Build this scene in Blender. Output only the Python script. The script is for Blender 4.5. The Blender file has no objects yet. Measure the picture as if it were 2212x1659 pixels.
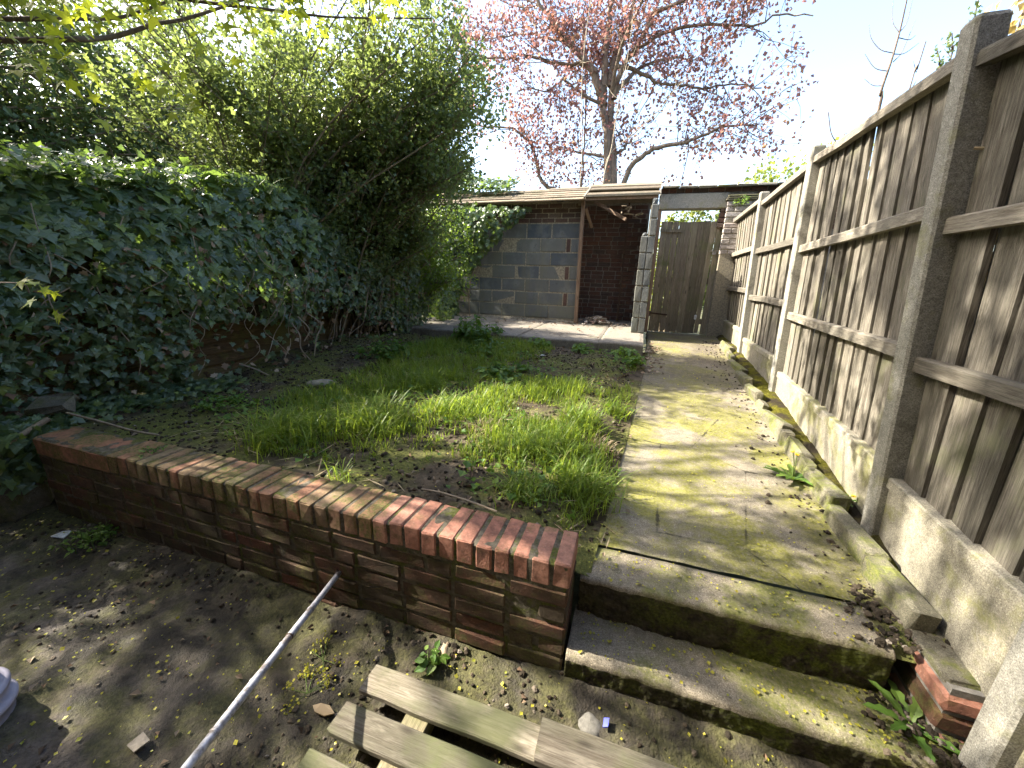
import bpy, math, random
import numpy as np
from mathutils import Vector, Matrix
rng = np.random.default_rng(11)
random.seed(5)
SC = bpy.context.scene
COL = SC.collection

# ------------------------------------------------------------------ camera
CAM_H = 1.49
cd = bpy.data.cameras.new('camera')
cam = bpy.data.objects.new('camera', cd); COL.objects.link(cam); SC.camera = cam
R_ = np.array([[0.950988, 0.109239, -0.289289], [0.307849, -0.246252, 0.919015], [0.029154, -0.96303, -0.267811]])
def _orth(M):
    u, s, v = np.linalg.svd(M); return u @ v
R_ = _orth(R_)
cx, cy, cz = R_[:, 0], -R_[:, 1], -R_[:, 2]
cam.matrix_world = Matrix(((cx[0], cy[0], cz[0], 0), (cx[1], cy[1], cz[1], 0), (cx[2], cy[2], cz[2], CAM_H), (0, 0, 0, 1)))
cd.sensor_fit = 'HORIZONTAL'; cd.sensor_width = 36; cd.lens = 840.0 / 2212 * 36
cd.clip_start = 0.02; cd.clip_end = 600

# ------------------------------------------------------------------ light
SUN_EL = math.radians(39); SUN_TRAVEL = Vector((0.7750, 0.055, -0.6300)).normalized()
SUN_AZ = math.atan2(-SUN_TRAVEL.x, -SUN_TRAVEL.y)       # clockwise from +Y
W = bpy.data.worlds.new('World'); SC.world = W; W.use_nodes = True
wn = W.node_tree; bg = wn.nodes['Background']
sky = wn.nodes.new('ShaderNodeTexSky'); sky.sky_type = 'NISHITA'; sky.sun_disc = False
sky.sun_elevation = SUN_EL; sky.sun_rotation = SUN_AZ
sky.air_density = 1.0; sky.dust_density = 3.0; sky.ozone_density = 1.0
wn.links.new(sky.outputs[0], bg.inputs[0]); bg.inputs[1].default_value = 0.15
sd = bpy.data.lights.new('sun', 'SUN'); sd.energy = 5.0; sd.angle = math.radians(0.55); sd.color = (1.0, 0.925, 0.79)
so = bpy.data.objects.new('sun', sd); COL.objects.link(so)
so.rotation_euler = SUN_TRAVEL.to_track_quat('-Z', 'Y').to_euler()
SC.view_settings.view_transform = 'Standard'; SC.view_settings.look = 'None'
SC.view_settings.exposure = 2.2; SC.view_settings.gamma = 1.0; SC.view_settings.use_curve_mapping = False
SC.render.engine = 'CYCLES'
SC.cycles.use_denoising = True
SC.cycles.max_bounces = 10; SC.cycles.diffuse_bounces = 6; SC.cycles.transmission_bounces = 6; SC.cycles.transparent_max_bounces = 8
SC.cycles.sample_clamp_indirect = 6.0

# ------------------------------------------------------------------ node helper
class NT:
    def __init__(s, name):
        s.m = bpy.data.materials.new(name); s.m.use_nodes = True
        s.t = s.m.node_tree; s.t.nodes.clear(); s.L = s.t.links
        s.out = s.t.nodes.new('ShaderNodeOutputMaterial')
        g = s.t.nodes.new('ShaderNodeNewGeometry'); s.geo = g
        s.P = g.outputs['Position']; s.Nrm = g.outputs['Normal']; s.isl = g.outputs['Random Per Island']
        oi = s.t.nodes.new('ShaderNodeObjectInfo'); s.obr = oi.outputs['Random']
    def n(s, ty, **k):
        q = s.t.nodes.new(ty)
        for a, b in k.items(): setattr(q, a, b)
        return q
    def set(s, inp, v):
        if hasattr(v, 'is_output'): s.L.new(v, inp)
        elif isinstance(v, (tuple, list)) and len(v) == 3 and inp.type == 'RGBA': inp.default_value = (*v, 1)
        else: inp.default_value = v
    def math(s, op, a, b=0.0, clamp=False):
        q = s.n('ShaderNodeMath', operation=op, use_clamp=clamp); s.set(q.inputs[0], a); s.set(q.inputs[1], b); return q.outputs[0]
    def vm(s, op, a, b):
        q = s.n('ShaderNodeVectorMath', operation=op); s.set(q.inputs[0], a); s.set(q.inputs[1], b); return q.outputs[0]
    def noise(s, scale, detail=3.0, rough=0.6, vec=None, dist=0.0):
        q = s.n('ShaderNodeTexNoise'); s.set(q.inputs['Vector'], vec if vec is not None else s.P)
        q.inputs['Scale'].default_value = scale; q.inputs['Detail'].default_value = detail
        q.inputs['Roughness'].default_value = rough; q.inputs['Distortion'].default_value = dist
        return q.outputs['Fac']
    def voro(s, scale, vec=None, feature='F1', out='Distance'):
        q = s.n('ShaderNodeTexVoronoi', feature=feature); s.set(q.inputs['Vector'], vec if vec is not None else s.P)
        q.inputs['Scale'].default_value = scale; return q.outputs[out]
    def ramp(s, fac, stops):
        q = s.n('ShaderNodeValToRGB'); s.set(q.inputs[0], fac); e = q.color_ramp.elements
        while len(e) < len(stops): e.new(0.5)
        for el, (p, c) in zip(e, stops):
            el.position = p
            el.color = (*c, 1) if isinstance(c, (tuple, list)) else (c, c, c, 1)
        return q.outputs[0]
    def mix(s, fac, a, b, mode='MIX'):
        q = s.n('ShaderNodeMix', data_type='RGBA', blend_type=mode)
        s.set(q.inputs[0], fac); s.set(q.inputs[6], a); s.set(q.inputs[7], b); return q.outputs[2]
    def up(s):
        q = s.n('ShaderNodeSeparateXYZ'); s.L.new(s.Nrm, q.inputs[0]); return q.outputs[2]
    def xyz(s, v=None):
        q = s.n('ShaderNodeSeparateXYZ'); s.L.new(v if v is not None else s.P, q.inputs[0]); return q.outputs
    def rnd(s):
        return s.math('FRACT', s.math('ADD', s.isl, s.math('MULTIPLY', s.obr, 3.7)))
    def bump(s, h, strength=0.5, dist=0.01, prev=None):
        q = s.n('ShaderNodeBump'); q.inputs['Strength'].default_value = strength; q.inputs['Distance'].default_value = dist
        s.set(q.inputs['Height'], h)
        if prev is not None: s.L.new(prev, q.inputs['Normal'])
        return q.outputs[0]
    def pbr(s, col, rough=0.85, normal=None, spec=0.3, metal=0.0):
        q = s.n('ShaderNodeBsdfPrincipled'); s.set(q.inputs['Base Color'], col); s.set(q.inputs['Roughness'], rough)
        q.inputs['Specular IOR Level'].default_value = spec; q.inputs['Metallic'].default_value = metal
        if normal is not None: s.L.new(normal, q.inputs['Normal'])
        return q
    def done(s, q):
        s.L.new(q.outputs[0], s.out.inputs[0]); return s.m

def leaf_mat(name, stops, trans, tf=0.4, rough=0.45, spec=0.4, patch=None):
    t = NT(name); r = t.rnd()
    col = t.ramp(r, stops)
    if patch: col = t.mix(t.ramp(t.noise(patch[0], 2), [(0.55, 0.0), (0.68, 0.9)]), col, patch[1])
    p = t.pbr(col, rough, spec=spec)
    tr = t.n('ShaderNodeBsdfTranslucent'); t.set(tr.inputs[0], t.mix(0.65, col, trans))
    m = t.n('ShaderNodeMixShader'); m.inputs[0].default_value = tf
    t.L.new(p.outputs[0], m.inputs[1]); t.L.new(tr.outputs[0], m.inputs[2])
    t.L.new(m.outputs[0], t.out.inputs[0]); return t.m

M = {}
def build_materials():
    # --- soils
    t = NT('terrace_soil')
    c = t.ramp(t.noise(9, 5, 0.7), [(0.25, (0.030, 0.024, 0.016)), (0.5, (0.085, 0.066, 0.045)), (0.75, (0.17, 0.135, 0.095))])
    c = t.mix(t.ramp(t.noise(2.6, 4), [(0.42, 0.0), (0.56, 0.8)]), c, t.ramp(t.noise(60, 2), [(0.3, (0.07, 0.08, 0.018)), (0.7, (0.19, 0.20, 0.05))]))
    h = t.math('ADD', t.noise(35, 5, 0.7), t.math('MULTIPLY', t.noise(120, 3), 0.5))
    M['soil'] = t.done(t.pbr(c, 0.95, t.bump(h, 1.0, 0.02), 0.2))
    t = NT('yard_mud')
    c = t.ramp(t.noise(7, 6, 0.7), [(0.32, (0.014, 0.012, 0.009)), (0.50, (0.044, 0.037, 0.026)), (0.70, (0.135, 0.108, 0.078))])
    cc = t.ramp(t.noise(40, 4, 0.7), [(0.3, (0.12, 0.10, 0.092)), (0.7, (0.30, 0.255, 0.232))])
    xx = t.xyz()
    lf = t.math('MULTIPLY', t.math('ADD', t.math('MULTIPLY', xx[0], -1.0), -0.9), 0.42, True)
    nf = t.math('SUBTRACT', 1.05, xx[1])
    nf = t.math('MULTIPLY', nf, 1.5, True)
    cm = t.math('MULTIPLY', t.ramp(t.noise(2.2, 6, 0.65), [(0.42, 0.0), (0.56, 1.0)]), t.math('MULTIPLY', lf, nf))
    c = t.mix(cm, c, cc)
    c = t.mix(t.ramp(t.noise(3.4, 5, 0.7), [(0.45, 0.0), (0.58, 0.8)]), c, t.ramp(t.noise(70, 2), [(0.3, (0.045, 0.045, 0.014)), (0.7, (0.12, 0.115, 0.04))]))
    c = t.mix(t.ramp(t.noise(4.6, 6, 0.72), [(0.54, 0.0), (0.64, 0.85)]), c, t.ramp(t.noise(60, 4, 0.7), [(0.3, (0.012, 0.010, 0.008)), (0.7, (0.055, 0.044, 0.032))]))
    h = t.math('ADD', t.noise(28, 6, 0.7), t.math('MULTIPLY', t.noise(130, 3), 0.4))
    M['yard'] = t.done(t.pbr(c, t.ramp(t.noise(4, 3), [(0.3, 0.55), (0.6, 0.95)]), t.bump(h, 1.0, 0.018), 0.35))
    t = NT('rough_ground')
    c = t.ramp(t.noise(1.2, 5), [(0.3, (0.03, 0.035, 0.012)), (0.7, (0.08, 0.075, 0.03))])
    M['ground'] = t.done(t.pbr(c, 0.95, t.bump(t.noise(8, 5), 0.6, 0.05)))
    # --- concrete path with algae
    def concrete(name, base, moss_lo, moss_hi, mossamt, scale=1.0, dark=0.5, bumpd=0.006):
        t = NT(name)
        c = t.ramp(t.noise(22 * scale, 6, 0.75), [(0.25, tuple(b * dark for b in base)), (0.55, base), (0.8, tuple(b * 1.35 for b in base))])
        c = t.mix(t.ramp(t.noise(240, 2), [(0.40, 0.45), (0.55, 0.0)]), c, (0.03, 0.028, 0.02))
        c = t.mix(t.ramp(t.noise(180, 3, 0.7), [(0.58, 0.0), (0.68, 0.6)]), c, tuple(min(.6, b * 2.0) for b in base))
        mc = t.ramp(t.noise(90, 3), [(0.3, moss_lo), (0.7, moss_hi)])
        mf = t.ramp(t.noise(2.4 * scale, 7, 0.72), [(0.5 - mossamt, 0.0), (0.62 - mossamt, 0.92)])
        mf = t.math('MULTIPLY', mf, t.ramp(t.noise(55, 4, 0.7), [(0.32, 0.25), (0.52, 1.0)]))
        c = t.mix(mf, c, mc)
        dk = t.ramp(t.noise(1.5 * scale, 6, 0.7, dist=0.4), [(0.55, 0.0), (0.72, 0.8)])
        c = t.mix(dk, c, t.ramp(t.noise(50, 3), [(0.3, (0.03, 0.026, 0.02)), (0.7, (0.09, 0.075, 0.055))]))
        if name == 'path_concrete':   # trodden earth towards the gate end
            cr = t.voro(1.15, t.P, 'DISTANCE_TO_EDGE')
            ck = t.math('MULTIPLY', t.ramp(t.math('ADD', cr, t.math('MULTIPLY', t.math('SUBTRACT', t.noise(14, 4, 0.7), 0.5), 0.05)), [(0.0, 0.85), (0.007, 0.0)]), t.ramp(t.noise(1.7, 2), [(0.46, 0.0), (0.54, 1.0)]))
            c = t.mix(ck, c, (0.03, 0.026, 0.018))
            dy = t.math('MULTIPLY', t.math('SUBTRACT', t.xyz()[1], 2.9), 0.6, True)
            df = t.math('MULTIPLY', dy, t.ramp(t.noise(2.7, 6, 0.7), [(0.40, 0.95), (0.62, 0.25)]))
            c = t.mix(df, c, t.ramp(t.noise(30, 5, 0.7), [(0.3, (0.06, 0.048, 0.034)), (0.7, (0.17, 0.145, 0.108))]))
        h = t.math('ADD', t.noise(60, 5, 0.7), t.math('MULTIPLY', t.noise(260, 2), 0.5))
        M[name] = t.done(t.pbr(c, 0.92, t.bump(h, 0.8, bumpd), 0.25))
    concrete('path_concrete', (0.275, 0.24, 0.18), (0.12, 0.122, 0.022), (0.26, 0.245, 0.06), 0.075)
    concrete('step_concrete', (0.28, 0.24, 0.178), (0.095, 0.105, 0.022), (0.20, 0.20, 0.058), 0.03)
    concrete('slab_concrete', (0.26, 0.23, 0.19), (0.05, 0.06, 0.015), (0.11, 0.11, 0.035), -0.06)
    concrete('edging', (0.19, 0.175, 0.125), (0.09, 0.11, 0.02), (0.20, 0.21, 0.055), 0.04, 2.5)
    concrete('post_concrete', (0.34, 0.325, 0.28), (0.18, 0.18, 0.09), (0.26, 0.25, 0.14), -0.06, 2.0, 0.62, 0.003)
    concrete('gravel_concrete', (0.30, 0.275, 0.215), (0.15, 0.15, 0.055), (0.23, 0.22, 0.10), 0.0, 1.6, 0.6, 0.003)
    concrete('old_stone', (0.15, 0.135, 0.10), (0.05, 0.06, 0.015), (0.11, 0.11, 0.03), 0.03, 2.5)
    # mossy face of the steps
    t = NT('mossy_riser')
    c = t.ramp(t.noise(24, 5, 0.75), [(0.3, (0.02, 0.018, 0.012)), (0.55, (0.075, 0.06, 0.042)), (0.8, (0.14, 0.115, 0.085))])
    xz = t.xyz()
    mf = t.ramp(t.noise(14, 6, 0.75), [(0.42, 0.0), (0.58, 1.0)])
    mf = t.math('MULTIPLY', mf, t.ramp(t.noise(2.2, 2), [(0.38, 0.1), (0.6, 1.0)]))
    c = t.mix(mf, c, t.ramp(t.noise(120, 3), [(0.3, (0.058, 0.072, 0.010)), (0.7, (0.18, 0.205, 0.035))]))
    h = t.math('ADD', t.noise(45, 6, 0.8), t.voro(60))
    M['riser'] = t.done(t.pbr(c, 0.95, t.bump(h, 1.0, 0.02), 0.2))
    t = NT('moss')
    c = t.ramp(t.noise(60, 4, 0.7), [(0.3, (0.03, 0.035, 0.005)), (0.55, (0.11, 0.10, 0.012)), (0.75, (0.17, 0.17, 0.03))])
    c = t.mix(t.ramp(t.noise(6, 4), [(0.45, 0.0), (0.6, 1.0)]), c, (0.04, 0.032, 0.022))
    M['moss'] = t.done(t.pbr(c, 1.0, t.bump(t.noise(90, 5, 0.75), 1.0, 0.02), 0.1))
    # --- bricks
    def brick(name, stops, moss, soot=0.0, bd=0.005, grime=None):
        t = NT(name)
        c = t.ramp(t.obr, stops)
        c = t.mix(t.ramp(t.noise(30, 5, 0.7), [(0.3, 0.65), (0.6, 0.0)]), c, (0.05, 0.032, 0.024))
        c = t.mix(t.ramp(t.noise(120, 3), [(0.6, 0.0), (0.72, 0.5)]), c, (0.30, 0.22, 0.17))
        if moss:
            up = t.up()
            mf = t.ramp(t.noise(5.5, 6, 0.7), [(0.50 - moss, 0.0), (0.64 - moss, 0.9)])
            mf = t.math('MULTIPLY', mf, t.ramp(t.noise(70, 3), [(0.35, 0.2), (0.55, 1.0)]))
            c = t.mix(mf, c, t.ramp(t.noise(110, 3), [(0.3, (0.055, 0.058, 0.014)), (0.7, (0.15, 0.145, 0.045))]))
        if grime:
            c = t.mix(t.ramp(t.noise(3.1, 6, 0.7), [(0.36, 0.85), (0.62, 0.0)]), c, grime)
        if soot:
            c = t.mix(t.ramp(t.noise(2.2, 5, 0.6), [(0.40, soot), (0.66, 0.15)]), c, (0.022, 0.019, 0.02))
        h = t.math('ADD', t.noise(70, 5, 0.75), t.math('MULTIPLY', t.noise(18, 3), 0.6))
        M[name] = t.done(t.pbr(c, 0.9, t.bump(h, 0.9, bd), 0.25))
    brick('garden_brick', [(0.0, (0.085, 0.048, 0.030)), (0.3, (0.13, 0.052, 0.032)), (0.55, (0.078, 0.057, 0.037)), (0.8, (0.15, 0.056, 0.033)), (1.0, (0.07, 0.056, 0.037))], 0.03, 0.0, 0.006, (0.028, 0.024, 0.014))
    brick('coping_brick', [(0.0, (0.30, 0.14, 0.085)), (0.35, (0.25, 0.165, 0.105)), (0.6, (0.19, 0.15, 0.09)), (0.8, (0.32, 0.145, 0.09)), (1.0, (0.24, 0.17, 0.095))], 0.07)
    brick('clean_coping', [(0.0, (0.36, 0.165, 0.115)), (0.5, (0.32, 0.145, 0.10)), (1.0, (0.38, 0.195, 0.14))], -0.04)
    brick('shed_brick', [(0.0, (0.14, 0.08, 0.062)), (0.4, (0.18, 0.085, 0.062)), (0.7, (0.11, 0.085, 0.075)), (1.0, (0.20, 0.095, 0.068))], 0, 0.5)
    brick('red_course', [(0.0, (0.16, 0.09, 0.07)), (0.5, (0.12, 0.075, 0.06)), (0.8, (0.19, 0.115, 0.085)), (1.0, (0.24, 0.19, 0.15))], 0, 0.6)
    brick('white_brick', [(0.0, (0.52, 0.48, 0.44)), (0.5, (0.40, 0.36, 0.34)), (0.8, (0.55, 0.5, 0.46)), (1.0, (0.25, 0.11, 0.08))], 0, 0.2)
    # mortar
    for nm, a, b, moss in (('mortar', (0.035, 0.029, 0.020), (0.17, 0.148, 0.112), 0.015), ('shed_mortar', (0.12, 0.11, 0.098), (0.28, 0.26, 0.23), -0.3), ('block_mortar', (0.11, 0.10, 0.08), (0.40, 0.35, 0.26), -0.3)):
        t = NT(nm)
        c = t.ramp(t.noise(40, 5, 0.7), [(0.3, a), (0.7, b)])
        if moss > 0: c = t.mix(t.ramp(t.noise(8, 5, 0.7), [(0.5 - moss, 0.0), (0.6 - moss, 0.95)]), c, t.ramp(t.noise(100, 3), [(0.3, (0.045, 0.052, 0.010)), (0.7, (0.125, 0.135, 0.03))]))
        M[nm] = t.done(t.pbr(c, 0.95, t.bump(t.noise(80, 5, 0.75), 0.9, 0.008), 0.2))
    # blocks: blue-grey with pale patches
    t = NT('grey_block')
    c = t.ramp(t.obr, [(0.0, (0.125, 0.132, 0.13)), (0.4, (0.085, 0.096, 0.108)), (0.7, (0.135, 0.138, 0.128)), (1.0, (0.07, 0.083, 0.10))])
    c = t.mix(t.ramp(t.noise(4.5, 4, 0.6), [(0.5, 0.0), (0.75, 0.7)]), c, (0.22, 0.228, 0.225))
    c = t.mix(t.ramp(t.noise(2.0, 5, 0.6, t.vm('MULTIPLY', t.P, (3, 3, 0.6))), [(0.5, 0.0), (0.7, 0.55)]), c, (0.15, 0.145, 0.105))
    c = t.mix(t.ramp(t.noise(9, 6, 0.75), [(0.56, 0.0), (0.72, 0.7)]), c, (0.055, 0.055, 0.048))
    zb_ = t.math('MULTIPLY', t.math('SUBTRACT', 1.25, t.xyz()[2]), 1.6, True)
    c = t.mix(t.math('MULTIPLY', zb_, t.ramp(t.noise(7, 5, 0.7), [(0.42, 0.0), (0.58, 0.7)])), c, (0.15, 0.155, 0.10))
    M['block'] = t.done(t.pbr(c, 0.9, t.bump(t.math('ADD', t.noise(110, 5, 0.75), t.math('MULTIPLY', t.noise(16, 3), 0.8)), 1.0, 0.008), 0.25))
    # --- wood
    def wood(name, stops, axis, moss=None, mossamt=0.0, grain=1.0, rough=0.85):
        t = NT(name)
        sc = {'x': (5, 120, 120), 'y': (120, 5, 120), 'z': (105, 105, 4.0)}[axis]
        off = t.n('ShaderNodeCombineXYZ'); t.L.new(t.math('MULTIPLY', t.obr, 57.0), off.inputs[0]); t.L.new(t.math('MULTIPLY', t.obr, 31.0), off.inputs[2])
        v = t.vm('ADD', t.vm('MULTIPLY', t.P, sc), off.outputs[0])
        g = t.noise(1.0 * grain, 5, 0.7, v, 0.35)
        c = t.ramp(g, [(0.3, stops[0]), (0.5, stops[1]), (0.72, stops[2])])
        sc2 = {'x': (1.2, 5, 5), 'y': (5, 1.2, 5), 'z': (6, 6, 0.9)}[axis]
        w = t.noise(1.6, 4, 0.6, t.vm('ADD', t.vm('MULTIPLY', t.P, sc2), off.outputs[0]))
        c = t.mix(t.ramp(w, [(0.42, 0.0), (0.66, 0.55)]), c, stops[3])
        fi = t.noise(3.3, 4, 0.75, v, 0.2)
        c = t.mix(t.ramp(fi, [(0.36, 0.55), (0.5, 0.0)]), c, tuple(0.55 * a for a in stops[0]))
        c = t.mix(t.ramp(t.noise(1.0, 4, 0.7, t.vm('ADD', t.vm('MULTIPLY', t.P, tuple(q * 4 for q in sc2)), off.outputs[0])), [(0.58, 0.0), (0.72, 0.5)]), c, tuple(min(.6, 1.5 * a) for a in stops[2]))
        br = t.ramp(t.obr, [(0.0, 0.60), (0.5, 0.95), (1.0, 1.3)])
        c = t.mix(1.0, c, br, 'MULTIPLY')
        # knots and nail stains
        k = t.voro(1.0, t.vm('ADD', t.vm('MULTIPLY', t.P, {'x': (4, 13, 13), 'y': (13, 4, 13), 'z': (13, 13, 3.6)}[axis]), off.outputs[0]))
        c = t.mix(t.ramp(k, [(0.05, 0.75), (0.16, 0.0)]), c, tuple(0.35 * a for a in stops[0]))
        if moss:
            c = t.mix(t.ramp(t.noise(3.2, 5, 0.65), [(0.5 - mossamt, 0.0), (0.66 - mossamt, 0.7)]), c, moss)
        M[name] = t.done(t.pbr(c, rough, t.bump(t.math('ADD', g, fi), 0.7, 0.004), 0.25))
    wood('fence_wood', [(0.072, 0.060, 0.046), (0.18, 0.160, 0.128), (0.33, 0.302, 0.252), (0.135, 0.126, 0.10)], 'z', (0.14, 0.145, 0.075), -0.06)
    wood('rail_wood', [(0.10, 0.083, 0.062), (0.19, 0.168, 0.132), (0.29, 0.262, 0.212), (0.155, 0.147, 0.12)], 'y')
    wood('gate_wood', [(0.11, 0.088, 0.062), (0.21, 0.175, 0.13), (0.30, 0.26, 0.20), (0.15, 0.145, 0.09)], 'z', (0.10, 0.115, 0.045), -0.05)
    wood('pallet_wood', [(0.085, 0.066, 0.046), (0.165, 0.14, 0.106), (0.25, 0.22, 0.172), (0.125, 0.122, 0.08)], 'x', (0.10, 0.112, 0.045), 0.03)
    wood('pallet_bearer', [(0.10, 0.08, 0.05), (0.20, 0.165, 0.10), (0.28, 0.24, 0.16), (0.16, 0.16, 0.085)], 'y', (0.17, 0.19, 0.07), 0.0)
    wood('brown_board', [(0.045, 0.028, 0.015), (0.10, 0.062, 0.03), (0.15, 0.098, 0.048), (0.09, 0.075, 0.028)], 'y', (0.12, 0.12, 0.03), 0.02)
    wood('roof_wood', [(0.11, 0.085, 0.06), (0.24, 0.19, 0.135), (0.36, 0.30, 0.22), (0.16, 0.15, 0.125)], 'x', (0.09, 0.085, 0.05), 0.0)
    wood('frame_wood', [(0.15, 0.085, 0.055), (0.24, 0.16, 0.11), (0.32, 0.24, 0.17), (0.20, 0.16, 0.12)], 'z')
    # --- metal, plastic
    t = NT('pole_metal')
    c = t.ramp(t.noise(45, 5, 0.7), [(0.32, (0.16, 0.15, 0.15)), (0.5, (0.33, 0.33, 0.36)), (0.75, (0.46, 0.46, 0.50))])
    c = t.mix(t.ramp(t.noise(14, 5, 0.75), [(0.50, 0.0), (0.62, 0.8)]), c, (0.085, 0.062, 0.045))
    M['pole'] = t.done(t.pbr(c, 0.5, t.bump(t.noise(90, 3), 0.3, 0.002), 0.5, 0.25))
    t = NT('rusty_iron')
    c = t.ramp(t.noise(60, 4, 0.7), [(0.3, (0.025, 0.018, 0.015)), (0.7, (0.085, 0.05, 0.035))])
    M['iron'] = t.done(t.pbr(c, 0.8, t.bump(t.noise(120, 3), 0.5, 0.003), 0.3, 0.3))
    t = NT('lilac_plastic'); M['plastic'] = t.done(t.pbr(t.ramp(t.noise(7, 4), [(0.3, (0.25, 0.235, 0.29)), (0.7, (0.40, 0.385, 0.46))]), 0.45, t.bump(t.noise(40, 3), 0.1, 0.003), 0.4))
    t = NT('white_litter'); M['litter'] = t.done(t.pbr(t.ramp(t.noise(40, 3), [(0.35, (0.4, 0.4, 0.4)), (0.6, (0.75, 0.75, 0.77))]), 0.5))
    t = NT('blue_litter'); M['blue'] = t.done(t.pbr((0.10, 0.12, 0.62), 0.35, None, 0.5))
    t = NT('rubble_bits'); M['rubble'] = t.done(t.pbr(t.ramp(t.rnd(), [(0.0, (0.13, 0.10, 0.075)), (0.4, (0.3, 0.25, 0.2)), (0.75, (0.52, 0.47, 0.41)), (1.0, (0.18, 0.09, 0.06))]), 0.9, t.bump(t.noise(80, 4), 0.5, 0.01)))
    t = NT('pale_stone'); M['stone'] = t.done(t.pbr(t.ramp(t.noise(25, 5, 0.7), [(0.3, (0.17, 0.145, 0.11)), (0.7, (0.36, 0.31, 0.25))]), 0.85, t.bump(t.noise(70, 4), 0.6, 0.006)))
    t = NT('dark_cobble'); M['cobble'] = t.done(t.pbr(t.ramp(t.noise(40, 5, 0.7), [(0.3, (0.07, 0.065, 0.055)), (0.7, (0.17, 0.16, 0.14))]), 0.8, t.bump(t.noise(70, 4), 0.5, 0.005)))
    t = NT('dry_leaf'); M['dry'] = t.done(t.pbr(t.ramp(t.rnd(), [(0.0, (0.06, 0.04, 0.025)), (0.4, (0.14, 0.085, 0.05)), (0.75, (0.24, 0.17, 0.11)), (1.0, (0.33, 0.27, 0.19))]), 0.8))
    t = NT('clod'); M['clod'] = t.done(t.pbr(t.ramp(t.rnd(), [(0.0, (0.02, 0.016, 0.011)), (0.5, (0.05, 0.038, 0.026)), (0.85, (0.10, 0.078, 0.055)), (1.0, (0.22, 0.19, 0.155))]), 0.95, t.bump(t.noise(90, 4), 0.8, 0.008), 0.2))
    M['petal'] = leaf_mat('yellow_petal', [(0.0, (0.32, 0.30, 0.03)), (0.5, (0.42, 0.37, 0.05)), (1.0, (0.24, 0.27, 0.04))], (0.6, 0.6, 0.05), 0.3)
    # --- bark
    def bark(name, a, b, sc=(14, 14, 3)):
        t = NT(name); v = t.vm('MULTIPLY', t.P, sc); g = t.noise(1.5, 6, 0.7, v)
        M[name] = t.done(t.pbr(t.ramp(g, [(0.3, a), (0.7, b)]), 0.9, t.bump(g, 0.7, 0.02), 0.2))
    bark('maple_bark', (0.13, 0.10, 0.075), (0.34, 0.275, 0.21))
    bark('shrub_bark', (0.11, 0.085, 0.055), (0.28, 0.23, 0.16))
    bark('pale_bark', (0.22, 0.18, 0.13), (0.46, 0.40, 0.31))
    bark('twig_bark', (0.085, 0.065, 0.05), (0.19, 0.15, 0.115))
    bark('vine_bark', (0.17, 0.13, 0.09), (0.36, 0.30, 0.22))
    # --- leaves
    M['ivy'] = leaf_mat('ivy_leaf', [(0.0, (0.040, 0.074, 0.042)), (0.40, (0.085, 0.128, 0.07)), (0.75, (0.135, 0.185, 0.098)), (0.93, (0.13, 0.19, 0.055)), (1.0, (0.23, 0.28, 0.055))], (0.30, 0.46, 0.04), 0.38, 0.33, 0.6)
    M['privet'] = leaf_mat('privet_leaf', [(0.0, (0.07, 0.11, 0.05)), (0.4, (0.10, 0.145, 0.06)), (0.75, (0.12, 0.172, 0.068)), (1.0, (0.18, 0.215, 0.08))], (0.34, 0.42, 0.09), 0.5, 0.33, 0.5)
    M['hedge'] = leaf_mat('hedge_leaf', [(0.0, (0.05, 0.09, 0.04)), (0.4, (0.075, 0.12, 0.048)), (0.75, (0.10, 0.15, 0.058)), (1.0, (0.15, 0.19, 0.07))], (0.26, 0.34, 0.07), 0.32, 0.4)
    M['fresh'] = leaf_mat('fresh_leaf', [(0.0, (0.07, 0.13, 0.025)), (0.5, (0.11, 0.18, 0.03)), (1.0, (0.19, 0.26, 0.045))], (0.35, 0.5, 0.04), 0.45, 0.45)
    M['syc'] = leaf_mat('sycamore_leaf', [(0.0, (0.12, 0.20, 0.025)), (0.5, (0.19, 0.27, 0.03)), (1.0, (0.32, 0.36, 0.05))], (0.62, 0.68, 0.04), 0.55, 0.5)
    M['maple'] = leaf_mat('copper_leaf', [(0.0, (0.11, 0.055, 0.075)), (0.4, (0.16, 0.08, 0.092)), (0.7, (0.215, 0.105, 0.095)), (0.86, (0.31, 0.15, 0.07)), (1.0, (0.42, 0.25, 0.08))], (0.54, 0.27, 0.22), 0.40, 0.5, patch=(1.1, (0.30, 0.13, 0.06)))
    M['farleaf'] = leaf_mat('far_leaf', [(0.0, (0.12, 0.17, 0.04)), (0.5, (0.18, 0.23, 0.05)), (1.0, (0.28, 0.31, 0.08))], (0.45, 0.5, 0.08), 0.4)
    M['yellowleaf'] = leaf_mat('yellow_leaf', [(0.0, (0.30, 0.24, 0.08)), (0.5, (0.42, 0.33, 0.13)), (1.0, (0.5, 0.42, 0.2))], (0.7, 0.5, 0.15), 0.4)
    M['grass'] = leaf_mat('grass_blade', [(0.0, (0.085, 0.15, 0.025)), (0.5, (0.14, 0.225, 0.036)), (0.85, (0.21, 0.285, 0.05)), (1.0, (0.36, 0.33, 0.14))], (0.45, 0.56, 0.04), 0.5, 0.45, 0.35)
    M['nettle'] = leaf_mat('nettle_leaf', [(0.0, (0.05, 0.11, 0.025)), (0.6, (0.08, 0.155, 0.032)), (1.0, (0.13, 0.20, 0.045))], (0.25, 0.42, 0.03), 0.35, 0.5)
    M['weed'] = leaf_mat('weed_leaf', [(0.0, (0.06, 0.13, 0.02)), (0.6, (0.10, 0.19, 0.03)), (1.0, (0.17, 0.25, 0.05))], (0.28, 0.45, 0.03), 0.35, 0.5)
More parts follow.
